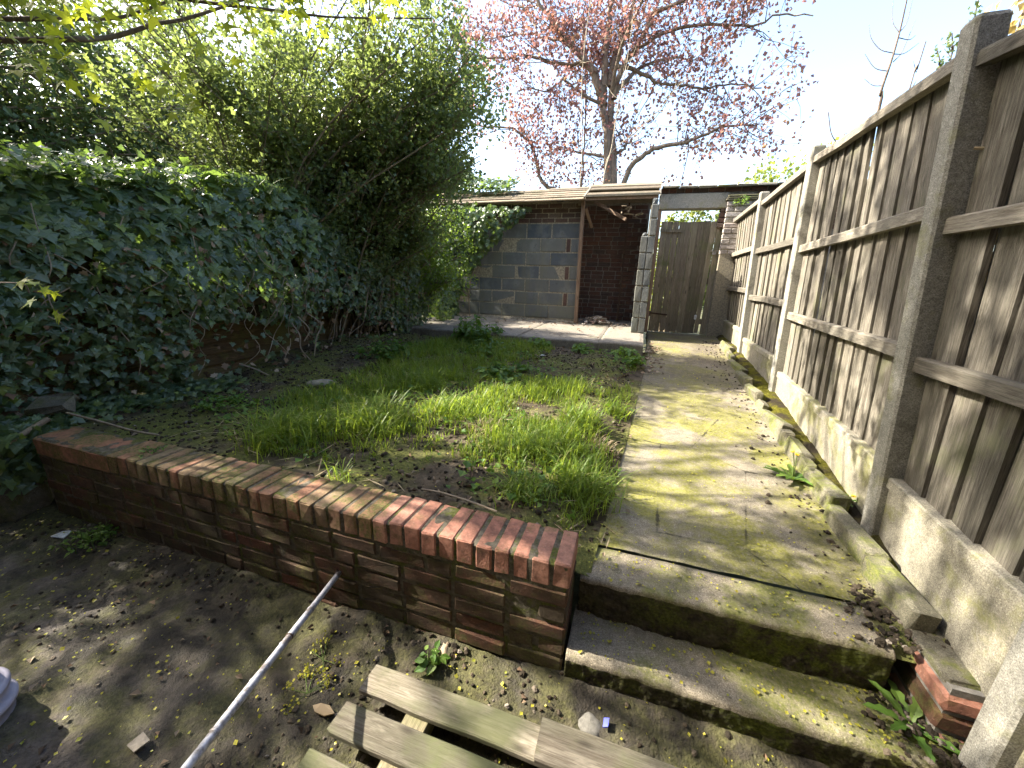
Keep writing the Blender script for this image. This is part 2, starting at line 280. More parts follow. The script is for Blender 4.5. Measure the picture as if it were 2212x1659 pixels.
    M['straw'] = leaf_mat('dry_grass', [(0.0, (0.26, 0.19, 0.11)), (1.0, (0.42, 0.34, 0.22))], (0.5, 0.4, 0.2), 0.3)
    t = NT('dandelion_yellow'); M['dandelion'] = t.done(t.pbr((0.7, 0.5, 0.02), 0.7))
    t = NT('stem_green'); M['stem'] = t.done(t.pbr((0.09, 0.13, 0.03), 0.6))
build_materials()

# ------------------------------------------------------------------ mesh helpers
def mesh_from(name, V, FS, smooth=False):
    """V (n,3); FS list of (m,k) int arrays"""
    V = np.asarray(V, dtype=np.float32).reshape(-1, 3)
    FS = [np.asarray(f, dtype=np.int32) for f in (FS if isinstance(FS, list) else [FS])]
    FS = [f for f in FS if len(f)]
    me = bpy.data.meshes.new(name)
    me.vertices.add(len(V)); me.vertices.foreach_set('co', V.ravel())
    lt = np.concatenate([f.ravel() for f in FS]); me.loops.add(len(lt)); me.loops.foreach_set('vertex_index', lt)
    tot = np.concatenate([np.full(len(f), f.shape[1], dtype=np.int32) for f in FS])
    st = np.concatenate([[0], np.cumsum(tot)[:-1]]).astype(np.int32)
    me.polygons.add(len(tot)); me.polygons.foreach_set('loop_start', st)
    try: me.polygons.foreach_set('loop_total', tot)
    except Exception: pass
    me.polygons.foreach_set('use_smooth', np.full(len(tot), bool(smooth), dtype=bool))
    me.update(calc_edges=True)
    return me

def link(name, me, mat=None, parent=None, label=None, cat=None, group=None, kind=None, loc=None, rot=None, scale=None):
    o = bpy.data.objects.new(name, me); COL.objects.link(o)
    if me is not None and mat is not None and len(me.materials) == 0: me.materials.append(M[mat])
    if parent is not None: o.parent = parent
    if loc is not None: o.location = loc
    if rot is not None: o.rotation_euler = rot
    if scale is not None: o.scale = scale
    if label: o['label'] = label
    if cat: o['category'] = cat
    if group: o['group'] = group
    if kind: o['kind'] = kind
    return o

def thing(name, label, cat, group=None, loc=(0, 0, 0)):
    return link(name, None, None, None, label, cat, group, None, loc)

class MB:
    """collects shapes as one mesh"""
    def __init__(s): s.V = []; s.F = {}; s.n = 0
    def add(s, V, F):
        V = np.asarray(V, float).reshape(-1, 3)
        for f in (F if isinstance(F, list) else [F]):
            f = np.asarray(f, int)
            if len(f): s.F.setdefault(f.shape[1], []).append(f + s.n)
        s.V.append(V); s.n += len(V); return s
    def mesh(s, name, smooth=False):
        return mesh_from(name, np.concatenate(s.V), [np.concatenate(f) for f in s.F.values()], smooth)
    def link(s, name, mat, parent=None, smooth=False, **k): return link(name, s.mesh(name, smooth), mat, parent, **k)

BOXF = np.array([[0, 3, 2, 1], [4, 5, 6, 7], [0, 1, 5, 4], [1, 2, 6, 5], [2, 3, 7, 6], [3, 0, 4, 7]])
def box(x0, x1, y0, y1, z0, z1):
    return np.array([[x0, y0, z0], [x1, y0, z0], [x1, y1, z0], [x0, y1, z0], [x0, y0, z1], [x1, y0, z1], [x1, y1, z1], [x0, y1, z1]], float), BOXF
def cham_box(sx, sy, sz, c, jit=0.0, r=None):
    """box with chamfered edges centred at the origin, 24 verts"""
    V = []; idx = {}
    hx, hy, hz = sx / 2, sy / 2, sz / 2
    for a in (-1, 1):
        for b in (-1, 1):
            for d in (-1, 1):
                for k in range(3):
                    p = [a * hx, b * hy, d * hz]
                    for q in range(3):
                        if q != k: p[q] -= (a, b, d)[q] * c
                    idx[(a, b, d, k)] = len(V); V.append(p)
    V = np.array(V)
    if jit and r is not None: V = V + r.normal(0, jit, V.shape)
    F4 = []; F3 = []
    s = (-1, 1)
    for k in range(3):
        u, v = [q for q in range(3) if q != k]
        for e in s:
            ring = []
            for (p, q) in ((-1, -1), (1, -1), (1, 1), (-1, 1)):
                key = [0, 0, 0]; key[k] = e; key[u] = p; key[v] = q
                ring.append(idx[(*key, k)])
            if (e == 1) == (k == 1): ring = ring[::-1]
            F4.append(ring)
    for k in range(3):   # edges along axis k
        u, v = [q for q in range(3) if q != k]
        for p in s:
            for q in s:
                A = [0, 0, 0]; A[u] = p; A[v] = q
                a1 = list(A); a1[k] = -1; a2 = list(A); a2[k] = 1
                F4.append([idx[(*a1, u)], idx[(*a2, u)], idx[(*a2, v)], idx[(*a1, v)]])
    for a in s:
        for b in s:
            for d in s: F3.append([idx[(a, b, d, 0)], idx[(a, b, d, 1)], idx[(a, b, d, 2)]])
    return V, [np.array(F4), np.array(F3)]

def tubes(paths, sides=5, cap=False):
    """paths: list of (points (n,3), radii (n,)) -> V, F arrays"""
    Vs = []; Fs = []; n0 = 0
    ang = np.linspace(0, 2 * np.pi, sides, endpoint=False); ca, sa = np.cos(ang), np.sin(ang)
    for P, r in paths:
        P = np.asarray(P, float); r = np.broadcast_to(np.asarray(r, float), (len(P),))
        T = np.gradient(P, axis=0); T /= np.linalg.norm(T, axis=1, keepdims=True) + 1e-9
        ref = np.array([0, 0, 1.0]) if abs(T[:, 2]).mean() < 0.8 else np.array([1.0, 0, 0])
        U = np.cross(T, ref); U /= np.linalg.norm(U, axis=1, keepdims=True) + 1e-9
        Wv = np.cross(T, U)
        V = P[:, None] + r[:, None, None] * (U[:, None] * ca[None, :, None] + Wv[:, None] * sa[None, :, None])
        Vs.append(V.reshape(-1, 3)); n = len(P)
        i = np.arange(n - 1)[:, None] * sides; j = np.arange(sides)[None]; j2 = (j + 1) % sides
        Fs.append(np.stack([i + j, i + j2, i + sides + j2, i + sides + j], -1).reshape(-1, 4) + n0); n0 += n * sides
    return np.concatenate(Vs), np.concatenate(Fs)

def smooth_path(P, k=4):
    """Catmull-Rom resample"""
    P = np.asarray(P, float); Q = np.vstack([2 * P[0] - P[1], P, 2 * P[-1] - P[-2]]); out = []
    for i in range(1, len(Q) - 2):
        for t in np.linspace(0, 1, k, endpoint=False):
            a, b, c, d = Q[i - 1], Q[i], Q[i + 1], Q[i + 2]
            out.append(0.5 * (2 * b + (c - a) * t + (2 * a - 5 * b + 4 * c - d) * t ** 2 + (3 * b - a - 3 * c + d) * t ** 3))
    out.append(P[-1]); return np.array(out)

def vnoise(x, y, seed=0):
    """smooth value noise -1..1 (vectorised)"""
    x = np.asarray(x, float); y = np.asarray(y, float)
    xi = np.floor(x).astype(np.int64); yi = np.floor(y).astype(np.int64); fx = x - xi; fy = y - yi
    fx = fx * fx * (3 - 2 * fx); fy = fy * fy * (3 - 2 * fy)
    def h(a, b):
        n = (a * 374761393 + b * 668265263 + seed * 974711) & 0xffffffff
        n = ((n ^ (n >> 13)) * 1274126177) & 0xffffffff
        n = n ^ (n >> 16)
        return (n & 0xffff) / 32767.5 - 1
    return (h(xi, yi) * (1 - fx) + h(xi + 1, yi) * fx) * (1 - fy) + (h(xi, yi + 1) * (1 - fx) + h(xi + 1, yi + 1) * fx) * fy
def fbm(x, y, seed=0, o=4):
    s = 0; a = 1; t = 0
    for k in range(o):
        s = s + a * vnoise(np.asarray(x) * 2 ** k, np.asarray(y) * 2 ** k, seed + k); t += a; a *= 0.55
    return s / t

def grid(X, Y, Z):
    """structured grid arrays (n,m) -> V,F"""
    n, m = X.shape; V = np.stack([X, Y, Z], -1).reshape(-1, 3)
    i = np.arange(n - 1)[:, None] * m; j = np.arange(m - 1)[None]
    return V, np.stack([i + j, i + m + j, i + m + j + 1, i + j + 1], -1).reshape(-1, 4)

# --- leaves
def norm(v): return v / (np.linalg.norm(v, axis=-1, keepdims=True) + 1e-9)
def frames(Nv, A):
    Nv = norm(Nv); A = A - Nv * (A * Nv).sum(-1, keepdims=True); A = norm(A); X = np.cross(A, Nv)
    return np.stack([X, A, Nv], -1)          # columns: x, tip, normal
def LT_diamond(w=0.5, fold=0.12):
    return np.array([[0, 0, 0], [w * .9, .45, fold], [0, 1, -0.05], [-w * .9, .45, fold], [0, .5, 0]]) * 1.0, [np.array([[0, 1, 4], [1, 2, 4], [0, 4, 3], [4, 2, 3]])]
def LT_quad(w=0.5, fold=0.1):
    return np.array([[0, 0, 0], [w * .9, .5, fold], [0, 1, 0.0], [-w * .9, .5, fold]]), [np.array([[0, 1, 2], [0, 2, 3]])]
def LT_ivy():
    pts = np.array([[0, .05], [.28, -.10], [.30, .12], [.58, .22], [.33, .45], [.24, .62], [0, 1.0], [-.24, .62], [-.33, .45], [-.58, .22], [-.30, .12], [-.28, -.10]])
    V = [[0, .35, .0]] + [[x, y, -0.10 * abs(x) - 0.10 * max(0, y - .4)] for x, y in pts]
    V = np.array(V); V[1:, 2] += np.array([0.0, .03, -.02, .05, -.03, .0, -.08, 0, -.03, .05, -.02, .03])
    n = len(pts); return V, [np.array([[0, 1 + i, 1 + (i + 1) % n] for i in range(n)])]
def LT_palm():
    # five lobed sycamore / maple leaf
    pts = []
    for a, r in ((-125, .45), (-95, .22), (-60, .72), (-35, .34), (-25, .40), (0, 1.0), (25, .40), (35, .34), (60, .72), (95, .22), (125, .45), (180, .05)):
        t = math.radians(a); pts.append((math.sin(t) * r * .75, .28 + math.cos(t) * r * .75))
    V = np.array([[0, .28, 0]] + [[x, y, -0.16 * (x * x + (y - .28) ** 2) - 0.05 * abs(x)] for x, y in pts]); n = len(pts)
    return V, [np.array([[0, 1 + i, 1 + (i + 1) % n] for i in range(n)])]
def LT_nettle():
    rows = [(0, .04), (.18, .30), (.45, .34), (.75, .20), (1.0, 0.0)]
    V = []; 
    for y, w in rows: V += [[-w, y, .06 - .18 * y * y], [0, y, -.18 * y * y], [w, y, .06 - .18 * y * y]]
    F = []
    for i in range(4):
        a = i * 3; F += [[a, a + 1, a + 4, a + 3], [a + 1, a + 2, a + 5, a + 4]]
    return np.array(V), [np.array(F)]
def leaf_cloud(T, P, Nv, A, S):
    V0, FS = T; R = frames(Nv, A)
    V = P[:, None] + S[:, None, None] * np.einsum('nij,kj->nki', R, V0)
    n = len(P); k = len(V0)
    return V.reshape(-1, 3), [(f[None] + (np.arange(n) * k)[:, None, None]).reshape(-1, f.shape[1]) for f in FS]
def leaves(name, T, P, Nv, A, S, mat, parent, singles=0, single_name=None, score=None, kind='stuff'):
    """first the largest-showing leaves as objects of their own, the rest as one mesh"""
    idx = np.arange(len(P))
    if singles:
        sc = S / (np.linalg.norm(P - np.array([0, 0, CAM_H]), axis=1)) if score is None else score
        top = np.argsort(-sc)[:singles]; rest = np.setdiff1d(idx, top)
        base = mesh_from(single_name, T[0], T[1]); base.materials.append(M[mat]); R = frames(Nv, A)
        for i in top:
            o = bpy.data.objects.new(single_name, base); COL.objects.link(o); o.parent = parent
            mw = Matrix([[*(R[i, r] * S[i]), P[i, r]] for r in range(3)] + [[0, 0, 0, 1]]); o.matrix_local = mw
    else: rest = idx
    if len(rest):
        V, F = leaf_cloud(T, P[rest], Nv[rest], A[rest], S[rest])
        return link(name, mesh_from(name, V, F), mat, parent, kind=kind)
def rvec(n, s=1.0): return rng.normal(0, s, (n, 3))
def clumped(P, k, spread):
    Q = np.repeat(P, k, 0); return Q + rng.normal(0, spread, Q.shape)
def smooth01(t): t = np.clip(t, 0, 1); return t * t * (3 - 2 * t)
# ================================================================== SETTING
def path_z(y): return 0.36 + 0.27 * np.clip((np.asarray(y) - 1.3) / 4.5, 0, 1)
def path_l(y): return np.interp(y, [1.4, 1.6, 2.5, 3.6, 4.9, 7.2], [-.10, -.08, -.02, .05, .13, .17])
def path_r(y): return np.interp(y, [1.3, 2.5, 4.0, 5.0, 6.0, 7.2], [.97, 1.0, 1.03, 1.09, 1.13, 1.19])
def soil_z(x, y):
    x = np.asarray(x, float); y = np.asarray(y, float)
    z = 0.475 + 0.135 * smooth01((y - 1.3) / 3.6)
    z = z + 0.035 * fbm(x * 1.3, y * 1.3, 3) + 0.014 * fbm(x * 6, y * 6, 9) + 0.010 * fbm(x * 19, y * 19, 4, 2)
    z = z + 0.07 * smooth01((-2.5 - x) / 1.2) * smooth01((y - 2.6) / 1.5)
    e = smooth01((x - path_l(y) + 0.30) / 0.30)
    return z * (1 - e) + (path_z(y) + 0.004 + 0.008 * fbm(x * 14, y * 14, 21, 2)) * e
def yard_z(x, y):
    x = np.asarray(x, float); y = np.asarray(y, float)
    z = 0.012 + 0.026 * fbm(x * 1.6, y * 1.6, 31) + 0.022 * fbm(x * 6, y * 6, 33) + 0.012 * fbm(x * 19, y * 19, 35, 2)
    z = z + 0.035 * smooth01((y - .88) / .22)
    return z + 0.05 * smooth01((x + 0.25) / 0.25) * smooth01((0.5 - x) / 0.3) * smooth01((y - .75) / .3) * 0.6

MB().add(np.array([[-150, -150, -.12], [150, -150, -.12], [150, 150, -.12], [-150, 150, -.12]], float), np.array([[0, 1, 2, 3]])).link('ground', 'ground', kind='structure')
xs = np.arange(-6.5, 2.6, .018); ys = np.arange(-1.6, 1.36, .018)
X, Y = np.meshgrid(xs, ys, indexing='ij'); V, F = grid(X, Y, yard_z(X, Y))
link('yard_ground', mesh_from('yard_ground', V, F, True), 'yard', kind='structure')
ys = np.arange(1.31, 5.2, .022); u = np.linspace(0, 1, 290)
Yg = np.repeat(ys[:, None], len(u), 1); Xl = -7.0; Xr = path_l(ys)[:, None] + 0.035
Xg = Xl + (Xr - Xl) * (u[None] ** 0.72)
V, F = grid(Xg, Yg, soil_z(Xg, Yg))
link('terrace_soil', mesh_from('terrace_soil', V, F[:, ::-1], True), 'soil', kind='structure')
# path
ys = np.arange(1.505, 7.25, .03); u = np.linspace(0, 1, 60)
Yg = np.repeat(ys[:, None], len(u), 1); jl = 0.02 * fbm(ys * 4, ys * 0, 5); jr = 0.015 * fbm(ys * 5, ys * 0 + 9, 6)
Xg = (path_l(ys) + jl)[:, None] * (1 - u) + (path_r(ys) + jr + .05)[:, None] * u
Zg = path_z(Yg) + 0.006 * fbm(Xg * 3, Yg * 3, 41) + 0.003 * fbm(Xg * 18, Yg * 18, 42, 2) + 0.012 * smooth01((u[None] - .86) / .14)
Zg[:, 0] -= 0.07
V, F = grid(Xg, Yg, Zg)
link('garden_path', mesh_from('garden_path', V, F[:, ::-1], True), 'path_concrete', kind='structure')
# soil and moss between the path edging and the fence
ys = np.arange(1.2, 7.3, .025); u = np.linspace(0, 1, 16)
Yg = np.repeat(ys[:, None], 16, 1); Xg = (path_r(ys) + .03)[:, None] * (1 - u) + (path_r(ys) + .30)[:, None] * u
Zg = path_z(Yg) + 0.055 * smooth01(u[None] * 3) * smooth01((Yg - 1.3) / .5) + 0.016 * fbm(Xg * 9, Yg * 9, 51) - 0.01
V, F = grid(Xg, Yg, Zg); link('mossy_verge', mesh_from('mossy_verge', V, F[:, ::-1], True), 'moss', kind='structure')
# loose earth at the open end of the steps
for (ya_, yb_, zb_, xa_) in ((1.315, 1.60, .350, .80), (1.13, 1.30, .172, .80)):
    ys = np.arange(ya_, yb_, .014); xs = np.arange(xa_, 1.14, .014); X, Y = np.meshgrid(xs, ys, indexing='ij')
    ed = smooth01((X - xa_ - .03 - .05 * (fbm(Y * 14, X * 0, 63) + .5)) / .16) * smooth01((Y - ya_ - .01) / .05)
    Z = zb_ - .012 + .055 * ed + .014 * fbm(X * 20, Y * 20, 61) * ed
    V, F = grid(X, Y, Z); link('earth_bank', mesh_from('earth_bank', V, F, True), 'soil', kind='structure')
# concrete slab in front of the shed, in three bays
b = MB()
def slab_block(x0, x1, y0, y1, zt, zb, seed):
    nx = max(2, int((x1 - x0) / .04)); prof = [(y0 + .006, zb), (y0, zb + .02), (y0 - .004, zt - .02), (y0 + .004, zt - .005), (y0 + .02, zt)] + [(y0 + t, zt) for t in np.arange(.06, y1 - y0, .06)] + [(y1, zt)]
    xs = np.linspace(x0, x1, nx); pr = np.array(prof)
    X = np.repeat(xs[:, None], len(pr), 1); Y = np.repeat(pr[None, :, 0], nx, 0).copy(); Z = np.repeat(pr[None, :, 1], nx, 0).copy()
    n1 = fbm(X * 6, Z * 9 + Y * 6, seed); Y[:, :5] += .010 * n1[:, :5]; Z += .005 * fbm(X * 7, Y * 7, seed + 2); Z[0] -= .01; Z[-1] -= .01
    return grid(X, Y, Z)
V, F = slab_block(-3.6, -1.52, 4.96, 8.2, .727, .42, 71); b.add(V, F)
V, F = slab_block(-1.51, -.45, 4.97, 8.2, .722, .42, 75); b.add(V, F)
V, F = slab_block(-.44, .10, 4.96, 8.2, .728, .42, 79); b.add(V, F)
b.add(*box(.095, .1, 4.99, 7.0, .42, .72)); b.add(*box(-3.6, .09, 5.05, 8.2, .42, .70))
b.link('concrete_slab', 'slab_concrete', kind='structure')

# ================================================================== STEPS
def make_step(x0, x1, y0, y1, zt, zb, seed, label, skew=0.0):
    prof = [(y0 + .02, zb)] + [(y0 + .016 - .016 * q, zb + (zt - .022 - zb) * q) for q in np.linspace(.1, 1, 11)] + [(y0 + .003, zt - .009), (y0 + .012, zt - .002), (y0 + .028, zt)]
    prof += [(y, zt) for y in np.linspace(y0 + .05, y1, 12)] + [(y1, zb)]
    pr = np.array([q for q in prof if len(q)]); nx = 230; NR = 12; xs = np.linspace(x0, x1, nx)
    X = np.repeat(xs[:, None], len(pr), 1); Y = np.repeat(pr[None, :, 0], nx, 0).copy(); Z = np.repeat(pr[None, :, 1], nx, 0).copy()
    rough = .014 * fbm(X * 16, Z * 22, seed) + .011 * fbm(X * 45, Z * 45, seed + 3, 3)
    Y[:, :NR] += rough[:, :NR] * np.linspace(1.1, .35, NR)[None]; Y[:, NR:NR + 3] += .006 * fbm(X * 9, X * 0, seed + 5)[:, NR:NR + 3]
    Z[:, NR - 1:-1] += (.004 * fbm(X * 5, Y * 5, seed + 7) + .0025 * fbm(X * 22, Y * 22, seed + 8, 2))[:, NR - 1:-1]
    Y += (X - x0) * skew
    V, F = grid(X, Y, Z); n, m = X.shape
    F5 = [np.arange(m)[None, :], (np.arange(m) + (n - 1) * m)[None, ::-1]]
    me = mesh_from('concrete_step', V, [F] + F5, True)
    me.materials.append(M['step_concrete']); me.materials.append(M['riser'])
    mi = np.zeros(len(me.polygons), dtype=np.int32)
    jj = np.arange(len(F)) % (m - 1); mi[:len(F)][(jj < NR - 1) | (jj == m - 2)] = 1; me.polygons.foreach_set('material_index', mi)
    sm = np.ones(len(mi), bool); sm[-2:] = False; me.polygons.foreach_set('use_smooth', sm)
    return link('concrete_step', me, None, None, label, 'step', 'concrete garden steps')
make_step(-.115, .955, 1.105, 1.345, .182, -.03, 81, 'lower concrete step, its front edge above the wooden pallet', .006)
make_step(-.105, .905, 1.300, 1.500, .362, .10, 91, 'upper concrete step with bright green moss on its riser, joined to the path', .004)

# ================================================================== GARDEN BRICK WALL
VAR = {}
def brick_mesh(key, sx, sy, sz, mat, c=.006, jit=.0016, n=6):
    if key not in VAR:
        ms = []
        for i in range(n):
            V, F = cham_box(sx, sy, sz, c * rng.uniform(.7, 1.5), jit, rng)
            me = mesh_from('brick', V, F); me.materials.append(M[mat]); ms.append(me)
        VAR[key] = ms
    return VAR[key][rng.integers(n)]
def put(name, me, parent, loc, rot=(0, 0, 0)):
    o = bpy.data.objects.new(name, me); COL.objects.link(o); o.parent = parent; o.location = loc; o.rotation_euler = rot; return o

gw = thing('garden_wall', 'low mossy red brick retaining wall with a brick on edge coping', 'wall', None, (-1.66, 1.23, 0))
GO = np.array([-1.66, 1.23, 0])
def gl(x, y, z): return (x - GO[0], y - GO[1], z - GO[2])
yw = lambda x: 1.112 + 0.02 * (x + 3.19) / 3.06
b = MB()
nx = 120; xs = np.linspace(-3.175, -.136, nx)
pr = [(0.0, -.1), (0.0, .1), (0.0, .25), (0.0, .40), (0.0, .522), (.012, .5295), (.1, .530), (.19, .5295), (.2, .522), (.2, .2)]
X = np.repeat(xs[:, None], len(pr), 1); Y = np.array([[yw(x) + .005 + p[0] * .97 for p in pr] for x in xs]); Z = np.array([[p[1] for p in pr] for x in xs])
Y += .004 * fbm(X * 14, Z * 30, 101); Z += .003 * fbm(X * 30, Y * 20, 103)
V, F = grid(X - GO[0], Y - GO[1], Z); b.add(V, [F[:, ::-1], np.arange(len(pr))[None], (np.arange(len(pr)) + (nx - 1) * len(pr))[None, ::-1]])
b.link('mortar', 'mortar', gw)
x = -.126
k = 0
while x > -2.50:
    w = rng.uniform(.0615, .0665)
    me = brick_mesh('cop' if k > 10 else 'copclean', .065, .203, .100, 'coping_brick' if k > 10 else 'clean_coping', .005, .0014, 7)
    tilt = rng.normal(0, .012)
    drop = rng.normal(0, .0018)
    o = put('brick', me, gw, gl(x - w / 2, yw(x) + .1015 + rng.normal(0, .002), .483 + drop), (rng.normal(0, .01), tilt, rng.normal(0, .008)))
    o.scale = (w / .065, 1, 1); x -= w + rng.uniform(.008, .0115); k += 1
# left end: worn cement capping over the coping
nx = 46; ny = 14; xs = np.linspace(-3.19, x + .004, nx); u = np.linspace(0, 1, ny)
X = np.repeat(xs[:, None], ny, 1); Y = np.array([[yw(a) + .205 * q for q in u] for a in xs]); Z = np.full(X.shape, .531) + .006 * fbm(X * 6, Y * 9, 111) - .012 * (np.abs(u - .5)[None] * 2) ** 6
V, F = grid(X - GO[0], Y - GO[1], Z); bb = MB().add(V, F)
Xf = np.repeat(xs[:, None], 5, 1); uf = np.linspace(0, 1, 5); Zf = np.array([[.520 - q * .09 for q in uf] for a in xs]); Yf = np.array([[yw(a) + .000 for q in uf] for a in xs]) + .005 * fbm(Xf * 9, Zf * 14, 115)
V, F = grid(Xf - GO[0], Yf - GO[1], Zf); bb.add(V, F[:, ::-1]); bb.add(*box(-3.19 - GO[0], -3.17 - GO[0], 1.115 - GO[1], 1.315 - GO[1], .43, .519))
bb.link('cement_capping', 'coping_brick', gw, True)
for c in range(6):
    zc = .421 - .0325 - .075 * c
    proud = 0.006 if c == 5 else 0
    x = -.128; first = True; half = c % 2
    while x > -3.17:
        L = (.1025 if half else .215) if first else rng.choice([.215, .215, .215, .1025], p=[.4, .3, .15, .15])
        L = min(L, x + 3.185)
        if L < .05: break
        deep = .2 if first else .1025
        me = brick_mesh(('st', round(L, 3) if L in (.215, .1025) else 'x%.3f' % L, deep), L, deep, .065, 'garden_brick', .006, .0018, 5 if L in (.215, .1025) else 1)
        put('brick', me, gw, gl(x - L / 2, yw(x) + deep / 2 - proud + rng.normal(0, .0025), zc + rng.normal(0, .0015)), (rng.normal(0, .008), rng.normal(0, .006), rng.normal(0, .008)))
        x -= L + rng.uniform(.009, .014); first = False

# ================================================================== BRICK STUB BY THE STEPS
st = thing('brick_stub', 'short stub of stacked red bricks between the steps and the fence post', 'bricks', None, (1.02, 1.32, .1))
def sl(x, y, z): return (x - 1.02, y - 1.32, z - .1)
bm = lambda L, k: brick_mesh(('stub', k), .1025, L, .065, 'clean_coping' if k == 'a' else 'garden_brick', .008, .003, 3)
MB().add(*box(-.045, .07, -.12, .15, -.1, .285)).link('mortar', 'shed_mortar', st)
for i, z in enumerate((.11, .185, .26, .335)):
    put('brick', bm(.215, 'a' if i in (1, 3) else 'b'), st, sl(1.018 + rng.normal(0, .004), 1.30 + rng.normal(0, .006), z), (0, rng.normal(0, .02), rng.normal(0, .03)))
    put('brick', bm(.10, 'c'), st, sl(1.02, 1.463, z), (0, 0, rng.normal(0, .03)))
bb = MB(); V, F = cham_box(.115, .25, .022, .008, .004, rng); bb.add(V + np.array([.012, .02, .283]), F); bb.link('mortar_cap', 'old_stone', st)

# ================================================================== PATH EDGING
spans = [(1.40, 1.685), (1.69, 2.045), (2.055, 2.42), (2.43, 2.54), (2.53, 2.80), (2.81, 2.93), (2.94, 3.42), (3.43, 3.60), (3.62, 4.00), (4.02, 4.46), (4.48, 5.0), (5.02, 5.45), (5.47, 5.92)]
elab = ['edging stone with a sawn square end beside the upper step and brick stub', 'edging stone just beyond the square ended one nearest the steps', 'pointed mossy edging stone beside the joint in the path', 'short edging stone level with the dandelion on the path',
        'edging stone just beyond the path dandelion', 'stubby edging stone between two longer ones past the dandelion', 'longest mossy edging stone midway along the path', 'small tilted edging stone before the second fence post',
        'edging stone beside the foot of the second fence post', 'edging stone past the second fence post on the path', 'green edging stone beside the third fence post', 'edging stone second from the gate end of the path', 'rounded edging stone at the gate end of the path']
for i, ((a, c), lb) in enumerate(zip(spans, elab)):
    L = c - a; ym = (a + c) / 2; xm = float(np.interp(ym, [1.4, 1.7, 2.05, 2.4, 2.8, 3.4, 4.0, 4.5, 5.1, 6.0], [.995, 1.0, 1.0, 1.02, 1.035, 1.03, 1.05, 1.085, 1.11, 1.15]))
    V, F = cham_box(.068 * rng.uniform(.8, 1.15), L, .16, .012, .005, rng)
    me = mesh_from('edging_stone', V, F); 
    o = link('edging_stone', me, 'edging', None, lb, 'edging stone', 'stones edging the concrete path', None, (xm + rng.normal(0, .006), ym, float(path_z(ym)) + .002 + rng.normal(0, .010)), (rng.normal(0, .04), rng.normal(0, .10), rng.normal(0, .03) + .03))

# ================================================================== FENCE
PY = {'Z': -.75, 'E': 1.11, 'A': 1.935, 'B': 3.95, 'C': 5.45, 'D': 7.18}
PX = {'Z': 1.00, 'E': 1.00, 'A': 1.075, 'B': 1.205, 'C': 1.235, 'D': 1.285}
LEAN = {'Z': 0.0, 'E': 0.0, 'A': -.075, 'B': -.033, 'C': -.038, 'D': -.05}
PB = {'Z': 0.0, 'E': .05, 'A': .40, 'B': .52, 'C': .60, 'D': .63}
PT = {'Z': 2.2, 'E': 2.2, 'A': 2.345, 'B': 2.525, 'C': 2.485, 'D': 2.40}
fence = thing('closeboard_fence', 'tall weathered closeboard fence with concrete posts and gravel boards along the path', 'fence', None, (1.2, 3.5, .45))
FO = np.array([1.2, 3.5, .45])
def f_x(p, q, y, z):
    t = (y - PY[p]) / (PY[q] - PY[p]); 
    a = PX[p] + LEAN[p] * (z - PB[p]); c = PX[q] + LEAN[q] * (z - PB[q]); return a * (1 - t) + c * t
def hexa(P):   # 8 corners in BOXF order
    return np.array(P, float), BOXF
for k in 'EABCD':
    bb = MB(); zb, zt = PB[k] - .25, PT[k]; hw = .042
    rows = []
    for z in list(np.linspace(zb, zt - .012, 9)) + [zt]:
        xo = PX[k] + LEAN[k] * (z - PB[k]); s = .006 if z == zt else 0
        c = .009
        ring = [(xo + s, -hw + c + s), (xo + s, hw - c - s), (xo + c + s, hw - s), (xo + .085 - s, hw - s), (xo + .085 - s, -hw + s), (xo + c + s, -hw + s)]
        rows.append([(a - FO[0], PY[k] + d - FO[1], z - FO[2]) for a, d in ring])
    V = np.array(rows).reshape(-1, 3); F = []
    for i in range(len(rows) - 1):
        for j in range(6): F.append([i * 6 + j, (i + 1) * 6 + j, (i + 1) * 6 + (j + 1) % 6, i * 6 + (j + 1) % 6])
    bb.add(V, [np.array(F), np.array([[(len(rows) - 1) * 6 + j for j in range(6)]])])
    bb.link('concrete_post', 'post_concrete', fence)
BAYS = [('Z', 'E', (2.10, 2.10), 1.58, 1.09, .60, .24), ('E', 'A', (2.17, 2.235), 1.735, 1.235, .72, .37), ('A', 'B', (2.27, 2.445), 1.80, 1.265, .745, .42), ('B', 'C', (2.43, 2.39), 1.877, 1.358, .84, .52), ('C', 'D', (2.435, 2.41), 1.925, 1.43, .92, .60)]
def plank_mesh(p, q, y0, y1, z0, z1, off):
    prof = [(0, 0), (1, .008), (1, .020), (1.24, .024), (1.24, .032), (0, .020)]   # along y as a share of the width, depth: a wedge whose thin edge tucks behind the next board
    zs = np.linspace(z0, z1, 4); rows = []; w = y1 - y0; tw = rng.normal(0, .005); bow = rng.normal(0, .005)
    for i, z in enumerate(zs):
        for (s, d) in prof:
            y = y0 + s * w; x = f_x(p, q, y, z) + off + d + tw * (s - .5) + bow * math.sin(math.pi * i / 3)
            rows.append((x, y, z))
    V = np.array(rows); n = len(prof); F = []
    for i in range(3):
        for j in range(n): F.append([i * n + j, i * n + (j + 1) % n, (i + 1) * n + (j + 1) % n, (i + 1) * n + j])
    return V, [np.array(F), np.array([[3 * n + j for j in range(n)]]), np.array([[j for j in range(n)][::-1]])]
